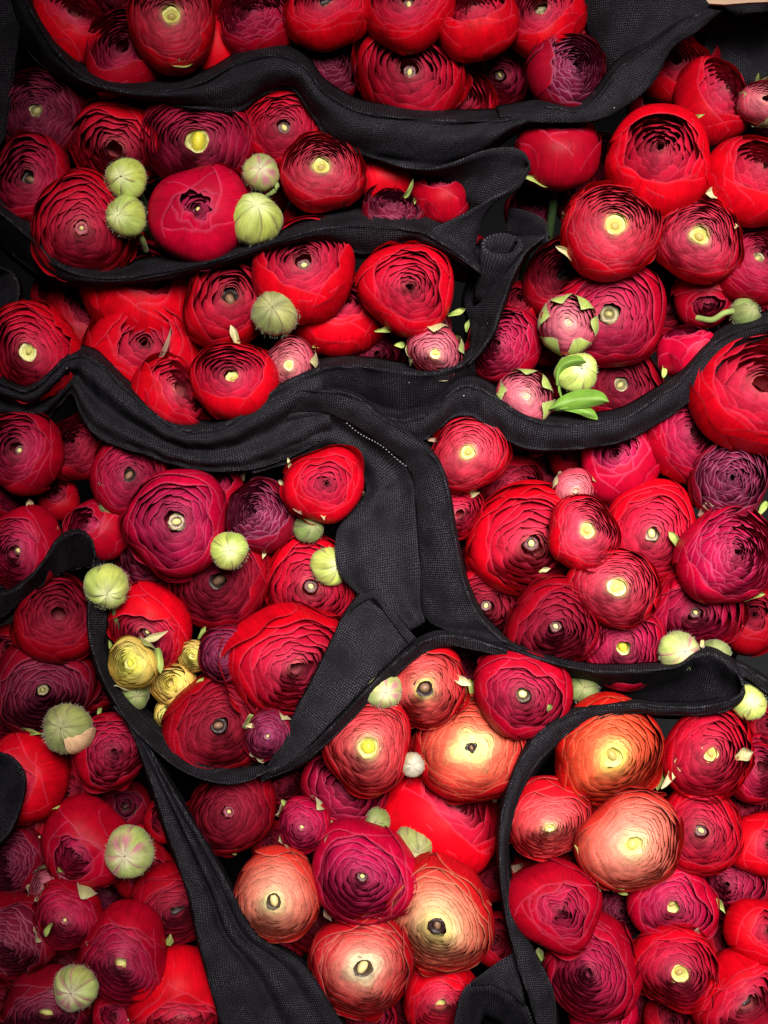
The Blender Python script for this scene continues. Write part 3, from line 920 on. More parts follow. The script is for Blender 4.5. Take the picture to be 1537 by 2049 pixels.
sleeve('eighth', 'long black fabric fold widening downward beside the coral flower with dark eye')
panel('eighth',
      [(229, 1413), (262, 1458), (280, 1502), (309, 1582), (338, 1670), (360, 1735), (382, 1801), (400, 1885), (419, 1961), (450, 2070)],
      [(238, 1416), (277, 1462), (303, 1502), (350, 1588), (397, 1666), (432, 1726), (465, 1790), (512, 1872), (610, 1936), (695, 2070)],
      [16, 20, 20, 20, 18], [12, 18, 20, 20, 22], mid=[(.35, -1), (.5, -5), (.62, 1), (.8, -3)], inn=(-6, 4, -50), out=(8, -6, -40))

sleeve('bottom', 'small black fabric bag corner folded over at the bottom edge')
panel('bottom',
      [(942, 1966), (965, 1948), (990, 1930), (1030, 1904)],
      [(942, 1971), (986, 1972), (1020, 1990), (1052, 2012)], 14, [12, 12, 14], name='flap', wr=.3)
panel('bottom',
      [(905, 2070), (922, 1996), (944, 1968), (986, 1971), (1020, 1989), (1052, 2012), (1075, 2070)],
      [(960, 2090), (965, 2060), (970, 2040), (985, 2045), (1000, 2055), (1020, 2070), (1030, 2090)], [8, 12, 12, 10], -20)

sleeve('west', 'dark fabric strip crossing behind the large round green bud at the border')
panel('west',
      [(-25, 1198), (0, 1190), (32, 1179), (64, 1153), (90, 1121), (113, 1085), (139, 1071), (164, 1067), (184, 1082), (191, 1116)],
      [(-25, 1250), (0, 1237), (32, 1211), (64, 1185), (97, 1159), (122, 1146), (142, 1140), (161, 1136), (178, 1134), (190, 1138)],
      [14, 16, 18, 18], [0, 0, -6, -16, -10], inn=(-4, -8, -30), out=(4, 8, -40))
sleeve('curl', 'dark rounded fabric curl at the border below the ragged bud')
panel('curl',
      [(-30, 1498), (10, 1510), (38, 1530), (49, 1565), (40, 1615), (18, 1665), (-20, 1702)],
      [(-60, 1530), (-40, 1545), (-25, 1560), (-20, 1580), (-20, 1605), (-30, 1635), (-60, 1680)], 16, -4, inn=(6, 4, -40))
sleeve('tube', 'dark rolled fabric end at the border above a wavy black rim')
panel('tube',
      [(-30, 532), (5, 537), (28, 552), (38, 580), (30, 612), (8, 640), (-25, 655)],
      [(-50, 550), (-30, 560), (-20, 575), (-15, 590), (-20, 600), (-30, 615), (-50, 640)], 12, -10, inn=(6, 2, -40))
sleeve('corner', 'dark hanging fabric edge in the upper corner beside the topmost bunch')
panel('corner',
      [(60, -60), (42, 40), (30, 120), (22, 190), (8, 270), (-30, 330)],
      [(-40, -60), (-45, 40), (-45, 120), (-45, 190), (-50, 260), (-70, 320)], -14, 0, inn=(20, 0, -40))
sleeve('back', 'black fabric backdrop in the upper corner under the wooden edge')
panel('back',
      [(1425, 20), (1470, 24), (1555, 26)], [(1405, 120), (1470, 165), (1555, 175)], [-6, -20, -20], -50, mid=[(.5, -10)], inn=(0, -60, 0), out=(0, 40, -20))

# wooden edge in the upper corner
wo = bpy.data.objects.new('wooden_board', None)
COL.objects.link(wo)
wo['label'] = 'tan wooden board end peeking in at the upper corner'
wo['category'] = 'board'
bm_pts = []
prof = [(1393, -60), (1393, -12), (1400, 2), (1416, 10), (1450, 12), (1500, 8), (1560, 6), (1560, -60)]
front = [W(x, y, .004) for x, y in prof]
backp = [W(x, y, -.012) for x, y in prof]
top2 = [W(x + (4 if x < 1400 else 0), y - 3, .006) for x, y in prof]
allp = np.array(backp + front + top2)
fc = []
m_ = len(prof)
for ring in (0, 1):
    for k in range(m_):
        k2 = (k + 1) % m_
        fc.append([ring * m_ + k, ring * m_ + k2, (ring + 1) * m_ + k2, (ring + 1) * m_ + k])
for k in range(1, m_ - 2):
    fc.append([2 * m_, 2 * m_ + k, 2 * m_ + k + 1, 2 * m_ + k + 1])
me = bpy.data.meshes.new('board')
me.from_pydata([tuple(p) for p in allp], [], [f if f[2] != f[3] else f[:3] for f in fc])
me.update()
me.materials.append(MAT_WOOD)
link('board', me, wo)

# ------------------------------------------------------------------ flowers
# cx cy r  ex ey  type palette depth(mm)  eye  label  options
FL = [
 # topmost bunch
 (345, 45, 90, 350, 36, 'T', 'Q', 8, 'y', 'rosy red round flower with pale yellow ring eye, above a pointed green sepal', dict(pal2=1)),
 (140, 50, 80, 165, 15, 'S', 'R', -16, 'n', 'shaded red flower half hidden at the corner end of the topmost bunch', {}),
 (255, 108, 88, 248, 92, 'S', 'C', -4, 'n', 'cupped crimson flower with magenta inner petal tucked under the rosy yellow-eyed flower', dict(big=[(255, 40, 70, 1.05, 0)])),
 (430, 95, 62, 470, 80, 'K', 'R', -14, 'n', 'single bright red petalled flower squeezed beside the pointed green sepal', {}),
 (512, 45, 76, 502, 25, 'N', 'C', -6, 'n', 'dark crimson rosette without an eye at the top border, beside the rosy round flower', {}),
 (655, 20, 80, 650, 0, 'S', 'R', 4, 'h', 'red flower cut by the top border with a dark hollow eye', {}),
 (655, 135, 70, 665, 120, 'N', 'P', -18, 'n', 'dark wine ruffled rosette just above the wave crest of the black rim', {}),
 (820, 18, 84, 812, 2, 'S', 'R', 6, 'b', 'red flower at the top border with a tiny pale bead eye', {}),
 (955, 45, 78, 943, 18, 'U', 'R', 6, 'n', 'red tulip-like cup with a pale pink rosette inside at the top border', dict(big=[(265, 36, 60, 1.03, 0)])),
 (1088, 35, 82, 1072, 14, 'S', 'R', 2, 'g', 'red flower with greenish eye beside the woven back of the topmost sleeve', dict(big=[(285, 48, 60, 1.05, 0)])),
 (820, 150, 104, 818, 146, 'L', 'R', 6, 'b', 'large loose red flower with ruffled petals and a small bead in a dark hollow', dict(flare=.06)),
 (912, 200, 74, 926, 198, 'L', 'R', 2, 'n', 'bright red crumpled flower pressed against the inside of the black rim', dict(flare=.05)),
 (1000, 150, 76, 996, 166, 'L', 'C', -6, 'b', 'dim crimson flower with tiny bead between two larger flowers of the topmost bunch', {}),
 (1135, 145, 78, 1152, 138, 'N', 'F', 6, 'n', 'purple crimson rosette with one tall magenta petal folded up at its side', dict(big=[(180, 40, 42, 1.06, 0)], bigpal='M')),
 (478, 118, 48, 480, 112, 'K', 'C', -24, 'n', 'small dim crimson flower sunk between the single red petal and the black rim', {}),
 (1172, 70, 46, 1176, 60, 'K', 'R', -20, 'n', 'small red flower wedged beside the woven fabric wall', {}),
 # upper corner beyond the sleeve
 (1345, 135, 70, 1352, 120, 'S', 'R', -30, 'n', 'blurred red flower directly beneath the diagonal fabric fold in the upper corner', {}),
 (1425, 205, 84, 1452, 185, 'U', 'R', -22, 'n', 'red flower with pale inner petals in front of the black backdrop', {}),
 (1525, 205, 46, 1530, 200, 'T', 'W', -6, 'n', 'dusty pink half-open bud cut by the border near the wooden board', dict(sep=4)),
 (1395, 105, 46, 1400, 95, 'K', 'D', -44, 'n', 'deep shaded red flower against the black backdrop', {}),
 # second bunch
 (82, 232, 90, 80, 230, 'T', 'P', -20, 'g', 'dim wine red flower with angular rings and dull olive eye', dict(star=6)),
 (205, 200, 62, 215, 190, 'K', 'M', -28, 'n', 'shaded magenta closed flower under the thin end of the topmost rim', {}),
 (238, 290, 90, 230, 318, 'L', 'R', -18, 'n', 'loose red flower partly behind the topmost of two stacked green buds', {}),
 (400, 285, 108, 400, 298, 'T', 'C', -2, 'Y', 'large angular crimson flower with bright yellow eye beneath the black rim', dict(star=5, t=dict(n=72))),
 (65, 362, 84, 60, 358, 'S', 'C', -12, 'h', 'crimson flower with dark hollow eye below the dim wine red angular flower', {}),
 (165, 455, 102, 176, 472, 'T', 'R', 4, 'b', 'red many-ringed flower with small yellow bead beside two stacked green buds', dict(t=dict(q=.3, th0=27, th1=62, n=56), es=.8)),
 (402, 430, 98, 402, 428, 'K', 'M', 10, 'b', 'glossy magenta peony-like flower with a slit opening among green buds', dict(t=dict(oth=(10, 30), hq=.86))),
 (570, 258, 80, 568, 262, 'S', 'R', -8, 'b', 'red flower with a cream bead in a deep slit beneath the black rim wave', dict(es=1.3)),
 (643, 345, 80, 645, 332, 'T', 'Q', 6, 'y', 'bright red round flower with yellow eye touching the underside of the black rim', {}),
 (775, 355, 62, 772, 318, 'K', 'R', -12, 'n', 'bright red flower seen from its side beneath the dark lobe', {}),
 (885, 392, 60, 880, 360, 'K', 'C', -10, 'n', 'crimson egg-shaped flower seen from its side under the rounded fabric lobe', {}),
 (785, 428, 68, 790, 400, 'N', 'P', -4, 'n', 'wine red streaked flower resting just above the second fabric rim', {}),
 (620, 440, 56, 615, 420, 'K', 'D', -30, 'n', 'deep shaded red flower below the bright red yellow-eyed flower', {}),
 (225, 235, 45, 225, 225, 'K', 'D', -44, 'n', 'deep shaded dark red flower between magenta closed flower and angular wine flower', {}),
 # third bunch
 (282, 578, 116, 296, 548, 'K', 'R', -6, 'n', 'wide red flower lying tilted right under the second rim', {}),
 (460, 600, 92, 470, 590, 'L', 'R', -4, 'h', 'red ruffled flower with dark hollow beside the olive bud', {}),
 (610, 540, 102, 608, 515, 'S', 'R', 2, 'b', 'broad bright red flower with thick petals right above the olive bud', dict(big=[(240, 42, 60, 1.05, 0), (330, 46, 50, 1.06, 0)])),
 (682, 630, 88, 690, 605, 'K', 'R', -6, 'n', 'red folded flower between the olive bud and the smooth round red flower', {}),
 (815, 578, 92, 824, 578, 'S', 'R', 10, 'n', 'smooth round red flower with a tight rosette heart near the curled fabric', dict(t=dict(q=.12, th0=30, th1=54, n=48, oth=(40, 60)), roll=1.0)),
 (66, 702, 92, 62, 712, 'T', 'R', 6, 'p', 'red flower with large yellow-green eye above the wavy black rim at the border', dict(t=dict(n=46), es=.7)),
 (165, 640, 78, 180, 620, 'K', 'D', -22, 'n', 'shaded red smooth flower beside the large yellow-green eyed flower', {}),
 (292, 705, 110, 302, 690, 'K', 'R', -2, 'n', 'big loose red flower with broad petals and a withered sliver across it', dict(flare=.04)),
 (345, 790, 76, 380, 770, 'L', 'R', 2, 'n', 'red petals spilling over the lowest dip of the wavy black rim', dict(flare=.05)),
 (468, 762, 80, 464, 744, 'S', 'R', 12, 'y', 'coral red cup with small yellow-green eye on the black rim', dict(es=.75, big=[(250, 46, 62, 1.05, 0), (335, 46, 52, 1.07, 0)], lite=1)),
 (580, 732, 54, 578, 734, 'T', 'W', 10, 'p', 'small pink flower with yellow bead eye beside the coral red cup', dict(sep=2, es=.7)),
 (748, 700, 80, 755, 715, 'N', 'C', -10, 'n', 'crimson rosette sinking behind the black rim below the smooth round red flower', {}),
 (872, 704, 54, 870, 714, 'T', 'W', 10, 'p', 'small pink flower with yellow bead and curled green sepals by the fabric', dict(sep=4, es=.7)),
 (862, 665, 42, 860, 655, 'T', 'W', -8, 'n', 'dusky pink small flower peeking behind the small yellow-bead flower', {}),
 (412, 682, 44, 405, 670, 'K', 'W', -22, 'n', 'faded salmon pink petals sunk above the coral red cup', {}),
 (395, 802, 40, 390, 795, 'T', 'Y', -20, 'n', 'dull olive yellow flower sunk in the gap below the coral red cup', {}),
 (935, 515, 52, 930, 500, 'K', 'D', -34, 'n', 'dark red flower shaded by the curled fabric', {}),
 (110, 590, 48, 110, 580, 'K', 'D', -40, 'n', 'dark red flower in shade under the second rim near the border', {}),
 # bunch beside the diagonal fold
 (1118, 302, 86, 1120, 250, 'K', 'C', -4, 'n', 'smooth rosy egg-shaped flower standing sideways beneath the folded hem', dict(lite=1)),
 (1320, 322, 104, 1310, 305, 'U', 'R', 4, 'n', 'open red cup with tall back petals around a small pink rosette', dict(big=[(258, 42, 66, 1.06, .0), (85, 36, 80, 1.08, 0), (170, 50, 40, 1.05, 0), (10, 44, 44, 1.07, 0)])),
 (1505, 362, 92, 1520, 338, 'U', 'R', 4, 'n', 'bright red cup cut by the border with a dark pink rosette inside', dict(big=[(250, 44, 60, 1.06, 0), (160, 46, 50, 1.06, 0)])),
 (1225, 462, 98, 1228, 450, 'T', 'Q', 10, 'y', 'full round red flower with pale yellow ring eye under the open red cup', dict(rosy=1)),
 (1397, 480, 86, 1390, 474, 'T', 'Q', 8, 'y', 'full round red flower with broad yellow ring eye beside its twin', dict(rosy=1, es=1.1)),
 (1505, 530, 78, 1516, 512, 'T', 'C', -6, 'g', 'crimson ringed flower with greenish eye at the border below the bright red cup', {}),
 (1132, 560, 84, 1122, 543, 'S', 'D', -18, 'h', 'dark crimson flower with hollow dark eye beside the fabric edge', {}),
 (1218, 630, 110, 1208, 637, 'S', 'C', -6, 'g', 'large crimson flower with greyish ringed eye behind the pink and green bud', dict(t=dict(n=54, q=.4, th0=26), es=.8)),
 (1315, 605, 76, 1325, 600, 'L', 'D', -20, 'n', 'dark red loose petals behind the large crimson flower with greyish eye', {}),
 (1412, 592, 64, 1410, 620, 'K', 'C', -18, 'n', 'crimson closed flower under the two round yellow-eyed twins', {}),
 (1010, 692, 74, 988, 690, 'N', 'C', -8, 'n', 'crimson rosette lying against the outer face of the fabric edge', {}),
 (1240, 772, 88, 1236, 770, 'S', 'D', -14, 'g', 'dark red flower with grey ringed eye behind the pale green leaf', dict(es=.9)),
 (1378, 705, 62, 1370, 665, 'K', 'M', -10, 'n', 'pinkish smooth flower on its side just above the sweeping hem', {}),
 (1062, 425, 54, 1060, 415, 'N', 'P', -40, 'n', 'dark purple rosette deep in the gap beside the rounded lobe', {}),
 (1090, 690, 40, 1092, 680, 'K', 'D', -30, 'n', 'dark red flower deep between two pink and green half-open buds', {}),
 (1040, 610, 46, 1040, 600, 'K', 'D', -40, 'n', 'shaded dark red flower next to the outer fabric edge', {}),
 # middle bunch beneath the sweeping hem
 (938, 908, 78, 932, 905, 'T', 'Q', 6, 'y', 'dusty rose round flower with small green bead eye in the elbow of two hems', dict(rosy=1, es=.75)),
 (1515, 785, 124, 1525, 755, 'L', 'R', 8, 'n', 'very large bright red loose flower cut by the border', dict(flare=.04)),
 (1375, 870, 84, 1392, 862, 'L', 'C', -6, 'n', 'crimson loose flower with purple heart under the sweeping hem', dict(t=dict(n=50, q=.15))),
 (1460, 960, 80, 1455, 955, 'N', 'F', 4, 'n', 'purple rosette with fine wavy lines below the very large bright red flower', {}),
 (1240, 922, 80, 1225, 905, 'K', 'M', -12, 'n', 'magenta crimson closed flower shaded under the lowest point of the sweeping hem', {}),
 (1150, 978, 42, 1150, 986, 'T', 'W', -4, 'b', 'small dull pink flower with green sepals among red flowers below the hem', dict(sep=3)),
 (1020, 972, 64, 1030, 990, 'N', 'D', -18, 'n', 'dark red rosette half hidden beneath the dusty rose round flower', {}),
 (912, 1025, 54, 925, 1030, 'S', 'R', -6, 'n', 'red sliver of a flower against the vertical hem', {}),
 (1060, 1085, 114, 1068, 1097, 'L', 'R', -2, 'b', 'big ruffled red flower with tiny bead beside the small bright yellow-eyed one', dict(flare=.04)),
 (1168, 1066, 72, 1176, 1056, 'T', 'Q', 8, 'y', 'small bright red round flower with yellow eye overlapping two ruffled flowers', {}),
 (1302, 1065, 98, 1298, 1074, 'S', 'R', 0, 'b', 'red flower with brownish ringed bead next to the purple frilled ball', dict(es=1.4, lightring=1, t=dict(th0=28))),
 (1230, 1175, 84, 1230, 1172, 'T', 'Q', 6, 'p', 'crimson flower with large pale yellow eye below the small bright round one', dict(es=.9)),
 (1456, 1112, 98, 1468, 1100, 'N', 'M', 10, 'n', 'purple magenta frilled ball without an eye at the border', dict(t=dict(n=84))),
 (972, 1210, 82, 970, 1216, 'L', 'D', -6, 'b', 'dark red ruffled flower with bead beside the foot of the vertical hem', {}),
 (1110, 1250, 90, 1112, 1262, 'L', 'D', 0, 'b', 'dark red ruffled flower with bead, lower of two along the black rim', {}),
 (1245, 1290, 86, 1243, 1297, 'S', 'C', 4, 'Y', 'crimson flower with large olive green eye touching the black rim', dict(star=4)),
 (1390, 1222, 88, 1385, 1236, 'L', 'C', -4, 'b', 'crimson flower with small bead under the purple frilled ball', {}),
 (1505, 1240, 66, 1500, 1225, 'K', 'D', -18, 'n', 'dark red shaded flower at the border near the rounded black lobe', {}),
 (950, 1115, 66, 950, 1100, 'L', 'D', -20, 'n', 'dark red petals between the vertical hem and the big ruffled flower', {}),
 (1310, 1165, 56, 1310, 1160, 'K', 'D', -24, 'n', 'dark red flower sunk between the pale-eyed crimson flower and frilled ball', {}),
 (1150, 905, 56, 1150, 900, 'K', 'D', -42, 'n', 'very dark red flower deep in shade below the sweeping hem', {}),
 # middle bunch under the wavy rim
 (45, 905, 80, 36, 893, 'S', 'C', -4, 'b', 'crimson flower with bead eye at the border just below the wavy rim', {}),
 (158, 895, 70, 150, 880, 'N', 'D', -18, 'n', 'shaded dark red rosette below the crest of the wavy rim', {}),
 (258, 952, 78, 272, 948, 'S', 'C', -6, 'h', 'crimson flower with dark hollow touching the shiny fabric band', {}),
 (650, 972, 76, 656, 966, 'K', 'R', 8, 'n', 'smooth round red flower with small purple heart in the bend of the seam', dict(t=dict(n=36, q=.08, hq=.84, th0=22, th1=42, oth=(32, 50)))),
 (355, 1045, 102, 355, 1040, 'S', 'M', 6, 'b', 'large magenta red flower with beige bead and wavy inner petals', dict(es=1.25, lightring=1, t=dict(n=40, q=.34, wav=4))),
 (520, 1035, 70, 510, 1018, 'N', 'F', -4, 'n', 'dark purple rosette with fine pale lines above a round green bud', {}),
 (430, 978, 56, 440, 960, 'K', 'C', -18, 'n', 'crimson smooth flower behind the dark purple rosette', {}),
 (45, 1098, 80, 28, 1110, 'S', 'C', -4, 'b', 'crimson flower with orange bead at the border above the dark fabric strip', {}),
 (195, 1062, 66, 175, 1045, 'K', 'C', -12, 'n', 'crimson folded flower above the large round green bud', {}),
 (120, 1000, 42, 118, 985, 'K', 'D', -28, 'n', 'narrow dark red flower between two crimson flowers near the border', {}),
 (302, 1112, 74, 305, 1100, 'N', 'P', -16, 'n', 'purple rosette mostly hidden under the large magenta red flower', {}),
 (440, 1160, 100, 440, 1162, 'S', 'D', -16, 'h', 'shaded dark red flower with black hollow beneath a round green bud', dict(es=1.1)),
 (622, 1172, 96, 626, 1176, 'L', 'R', -2, 'b', 'red flower with pale bead, half covering the fabric side panel', dict(t=dict(n=46))),
 (115, 1238, 86, 130, 1215, 'S', 'D', -10, 'n', 'dark red smooth round flower below the dark fabric strip', {}),
 (300, 1258, 84, 292, 1278, 'S', 'R', -4, 'b', 'red flower with yellow bead and pinkish top petal behind a yellow flower', dict(big=[(95, 36, 60, 1.04, 0)])),
 (265, 1327, 50, 260, 1325, 'T', 'Y', 8, 'Y', 'small yellow flower with browned petal edges beside the curved rim', dict(es=.9, sep=2)),
 (390, 1312, 34, 384, 1312, 'T', 'Y', -2, 'y', 'tiny bright yellow flower tucked behind the small purple one', {}),
 (447, 1308, 54, 450, 1308, 'T', 'F', 10, 'b', 'small deep purple flower with cream bead beside a tiny yellow one', dict(t=dict(n=64))),
 (345, 1368, 44, 340, 1360, 'L', 'Y', -6, 'n', 'faded yellow and pink withered flower below the tiny bright yellow one', {}),
 (336, 1430, 28, 340, 1432, 'L', 'Y', -2, 'g', 'smallest yellow-green bloom above the curve of the rim', {}),
 (580, 1325, 116, 612, 1345, 'L', 'R', 0, 'n', 'large vivid red flower with broad flat petals beside the fabric flap', dict(big=[(185, 74, 40, 1.16, .12), (130, 66, 44, 1.12, .08), (85, 58, 50, 1.08, .03)], t=dict(n=46, q=.16))),
 (435, 1450, 104, 452, 1447, 'S', 'D', 2, 'h', 'deep red full flower with dark bead inside the curved rim', dict(t=dict(n=54), es=.7)),
 (537, 1470, 50, 537, 1471, 'T', 'F', 12, 'b', 'small purple half-open flower with green sepals at the tip of the fabric flap', dict(sep=4, t=dict(n=70))),
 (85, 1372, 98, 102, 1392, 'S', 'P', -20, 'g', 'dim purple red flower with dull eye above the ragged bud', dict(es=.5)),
 (180, 1370, 60, 190, 1360, 'L', 'D', -34, 'n', 'dark red petals in shade beside the curved rim', {}),
 (25, 1300, 56, 25, 1290, 'K', 'D', -36, 'n', 'very dark red flower at the border above the dim purple one', {}),
 (530, 1190, 46, 530, 1180, 'K', 'D', -36, 'n', 'dark red flower sunk between two bead-eyed flowers', {}),
 # lowest bunch at the border
 (45, 1560, 90, 30, 1552, 'K', 'R', -22, 'n', 'smooth red flower wrapped by the dark rounded fabric curl', {}),
 (225, 1500, 76, 238, 1495, 'N', 'C', 0, 'n', 'crimson rosette with concentric frills beside the ragged bud', dict(big=[(190, 42, 50, 1.05, 0)])),
 (172, 1688, 88, 158, 1702, 'K', 'C', -2, 'n', 'crimson flower with broad magenta top petals behind the pink-blushed bud', {}),
 (30, 1722, 64, 20, 1715, 'N', 'P', -18, 'n', 'dark purple rosette at the border below the smooth red flower', {}),
 (135, 1832, 66, 135, 1838, 'T', 'C', 8, 'b', 'small crimson flower with cream bead and green sepals below the pinkish frayed bud', dict(sep=4, t=dict(n=70))),
 (250, 1908, 92, 243, 1926, 'S', 'C', 6, 'y', 'deep red flower with yellow oval eye above a striped green bud', dict(es=1.15, t=dict(th0=26))),
 (28, 1870, 90, 8, 1882, 'N', 'P', -6, 'n', 'purple many-lined flower cut by the border', {}),
 (350, 1810, 84, 372, 1826, 'L', 'D', -12, 'h', 'dark ruffled red flower sliding under the long fabric fold', {}),
 (360, 1985, 100, 370, 2035, 'K', 'R', 4, 'g', 'bright red flower with olive eye at the bottom border beside the long fold', dict(t=dict(oth=(36, 60)))),
 (95, 2010, 80, 100, 2030, 'S', 'P', -6, 'y', 'purple flower with yellow eye at the bottom below the striped bud', {}),
 (240, 2032, 56, 235, 2020, 'K', 'C', -16, 'n', 'crimson petals at the bottom border between two eyed flowers', {}),
 (140, 1590, 54, 140, 1580, 'K', 'D', -30, 'n', 'dark red flower in shade under the ragged bud', {}),
 (55, 1650, 52, 55, 1640, 'K', 'D', -34, 'n', 'dark red flower in shade under the fabric curl', {}),
 (290, 1745, 60, 300, 1735, 'K', 'D', -18, 'n', 'dark red petals between the pink-blushed bud and the long fold', {}),
 (330, 1640, 44, 325, 1630, 'K', 'D', -40, 'n', 'barely visible dark red flower behind the narrow top of the long fold', {}),
 # lower middle bunch
 (850, 1372, 84, 848, 1376, 'T', 'K', 2, 'h', 'star-shaped coral red flower with big dark hollow below the arched rim', dict(star=4, es=1.1)),
 (1045, 1387, 92, 1046, 1388, 'S', 'C', 8, 'd', 'deep red oval flower with dark ring and cream bead below the rim', dict(es=.8, t=dict(oth=(38, 56)))),
 (738, 1492, 92, 735, 1488, 'T', 'K', 6, 'Y', 'coral round flower with lime ring eye under the fabric flap', dict(coral=1)),
 (945, 1500, 108, 938, 1482, 'T', 'X', 4, 'h', 'flower with creamy yellow heart and red outer petals', dict(star=4, es=.45, t=dict(th0=14, no=12))),
 (690, 1582, 84, 700, 1560, 'N', 'C', -8, 'n', 'dull red flower beneath the coral lime-eyed one', dict(t=dict(n=44))),
 (465, 1622, 86, 458, 1614, 'T', 'D', -4, 'b', 'dark red round flower with lime bead between the rim and the long fold', dict(es=.9, t=dict(n=58))),
 (607, 1650, 54, 603, 1652, 'T', 'M', 10, 'b', 'small magenta half-open flower with cream bead and pale sepals', dict(sep=4, t=dict(n=70))),
 (885, 1640, 112, 922, 1592, 'K', 'R', -4, 'n', 'loose flower with one broad smooth red petal curving downward', dict(big=[(232, 40, 70, 1.07, .02)], t=dict(oth=(34, 56)))),
 (727, 1747, 104, 722, 1748, 'S', 'M', 8, 'b', 'large magenta red flower with neat spiral heart and tiny bead', dict(es=.8, t=dict(q=.2, th0=30, n=56, th1=60))),
 (553, 1792, 88, 548, 1796, 'T', 'A', 10, 'd', 'coral apricot round flower with dark ringed eye beside the long fold', {}),
 (880, 1832, 110, 868, 1848, 'T', 'V', 6, 'h', 'large yellow peach flower with dark square eye and red side', dict(es=.7, t=dict(n=66))),
 (725, 1927, 100, 728, 1922, 'T', 'B', 10, 'd', 'coral star-folded flower with creamy heart and dark ringed eye', dict(star=4, redder=1)),
 (880, 1992, 76, 885, 2014, 'S', 'R', -14, 'y', 'red flower with yellow eye at the bottom below the large peach flower', dict(es=1.2)),
 (740, 2035, 56, 745, 2020, 'N', 'C', -16, 'n', 'dull red rosette at the bottom under the star-folded flower', {}),
 (985, 1880, 56, 990, 1870, 'K', 'D', -26, 'n', 'dark red flower beside the small fabric bag corner', {}),
 (985, 1755, 50, 990, 1745, 'K', 'D', -30, 'n', 'dark red flower hidden beside the thin curved black rim', {}),
 (940, 1690, 60, 945, 1660, 'L', 'D', -24, 'n', 'dark red flower behind the broad smooth petal', {}),
 (545, 1690, 46, 545, 1680, 'K', 'D', -36, 'n', 'dark red flower deep beside the small magenta half-open one', {}),
 # lower bunch with the peach flower
 (1217, 1502, 108, 1222, 1510, 'T', 'O', 4, 'y', 'orange red wide flower with bright yellow ring eye under the lobe', dict(es=1.0)),
 (1415, 1507, 90, 1415, 1500, 'T', 'R', 6, 'y', 'bright red spiral flower with small yellow heart under the rounded lobe', dict(es=.8, t=dict(q=.24, n=50))),
 (1095, 1637, 84, 1098, 1656, 'T', 'K', 2, 'p', 'brick red round flower with tiny yellow heart inside the thin curved rim', dict(es=.55, t=dict(q=.2))),
 (1260, 1684, 100, 1262, 1680, 'T', 'A', 12, 'p', 'peach many-layered flower with pale cream eye, the palest of the bunch', dict(es=1.0)),
 (1402, 1660, 84, 1392, 1654, 'S', 'R', 2, 'b', 'red flower with green bead eye next to the peach many-layered flower', dict(es=1.1)),
 (1110, 1812, 90, 1120, 1808, 'K', 'C', 10, 'n', 'glossy deep red tall flower with small square spiral heart', dict(t=dict(n=36, q=.08, hq=.86, th0=22, th1=40, oth=(28, 44)), star=4)),
 (1345, 1805, 84, 1340, 1806, 'S', 'M', 0, 'y', 'magenta red flower with yellow oval eye below the peach flower', dict(es=1.0, t=dict(th0=28, oth=(40, 56)))),
 (1185, 1937, 98, 1165, 1935, 'S', 'C', 6, 'n', 'crimson swirl flower without an eye beside the fabric at the bottom', dict(t=dict(n=56, q=.12))),
 (1355, 1937, 86, 1355, 1938, 'T', 'R', 4, 'y', 'red dome flower with yellow oval ring eye near the bottom', dict(t=dict(n=48))),
 (1460, 1762, 80, 1440, 1760, 'N', 'C', -12, 'n', 'crimson dim rosette behind the magenta yellow-eyed flower', {}),
 (1522, 1690, 64, 1530, 1680, 'K', 'R', 0, 'n', 'smooth red flower cut by the border beside the green-bead flower', {}),
 (1522, 1862, 68, 1530, 1850, 'K', 'R', 0, 'n', 'smooth red flower cut by the border beside the red dome flower', {}),
 (1482, 1992, 90, 1502, 2010, 'L', 'R', 0, 'h', 'red loose flower with dark hollow in the bottom corner', {}),
 (1512, 1535, 66, 1525, 1525, 'L', 'C', -8, 'n', 'crimson ruffled flower cut by the border beside the bright red spiral flower', {}),
 (1238, 1822, 54, 1240, 1815, 'N', 'P', -22, 'n', 'dark purple rosette deep between the peach and crimson swirl flowers', {}),
 (1205, 2038, 70, 1200, 2020, 'K', 'M', -6, 'n', 'magenta flower top at the bottom border under the crimson swirl', {}),
 (1530, 1455, 50, 1530, 1445, 'K', 'D', -16, 'n', 'dark red flower at the border beside a green bud and the lobe', {}),
 (1340, 2045, 56, 1340, 2030, 'K', 'D', -24, 'n', 'dark red flower at the bottom border under the red dome flower', {}),
 (1450, 1880, 56, 1450, 1870, 'K', 'D', -28, 'n', 'dark red flower deep beside the red dome flower', {}),
 (1500, 1610, 56, 1500, 1600, 'N', 'D', -26, 'n', 'dark red rosette deep between border flowers near the green-bead flower', {}),
 (1160, 1740, 46, 1160, 1730, 'K', 'D', -34, 'n', 'dark red flower sunk between brick red and glossy tall flowers', {}),
]

# half-open buds are short flowers wrapped in green
FL += [
 (1137, 650, 58, 1135, 648, 'T', 'W', 12, 'b', 'green and pink half-open bud with cream bead over the large crimson flower', dict(sep=6, sepwide=1, pink=1)),
 (1050, 797, 56, 1053, 793, 'T', 'W', 12, 'b', 'pink and green half-open bud beside the pale green leaf', dict(sep=6, sepwide=1, pink=1)),
 (100, 1775, 42, 95, 1770, 'T', 'W', -2, 'n', 'pinkish frayed half-open bud above the small crimson cream-bead flower', dict(sep=5)),
]

for row_i, row in enumerate(FL):
    row = list(row)
    row[7] = row[7] * .001
    FL[row_i] = row


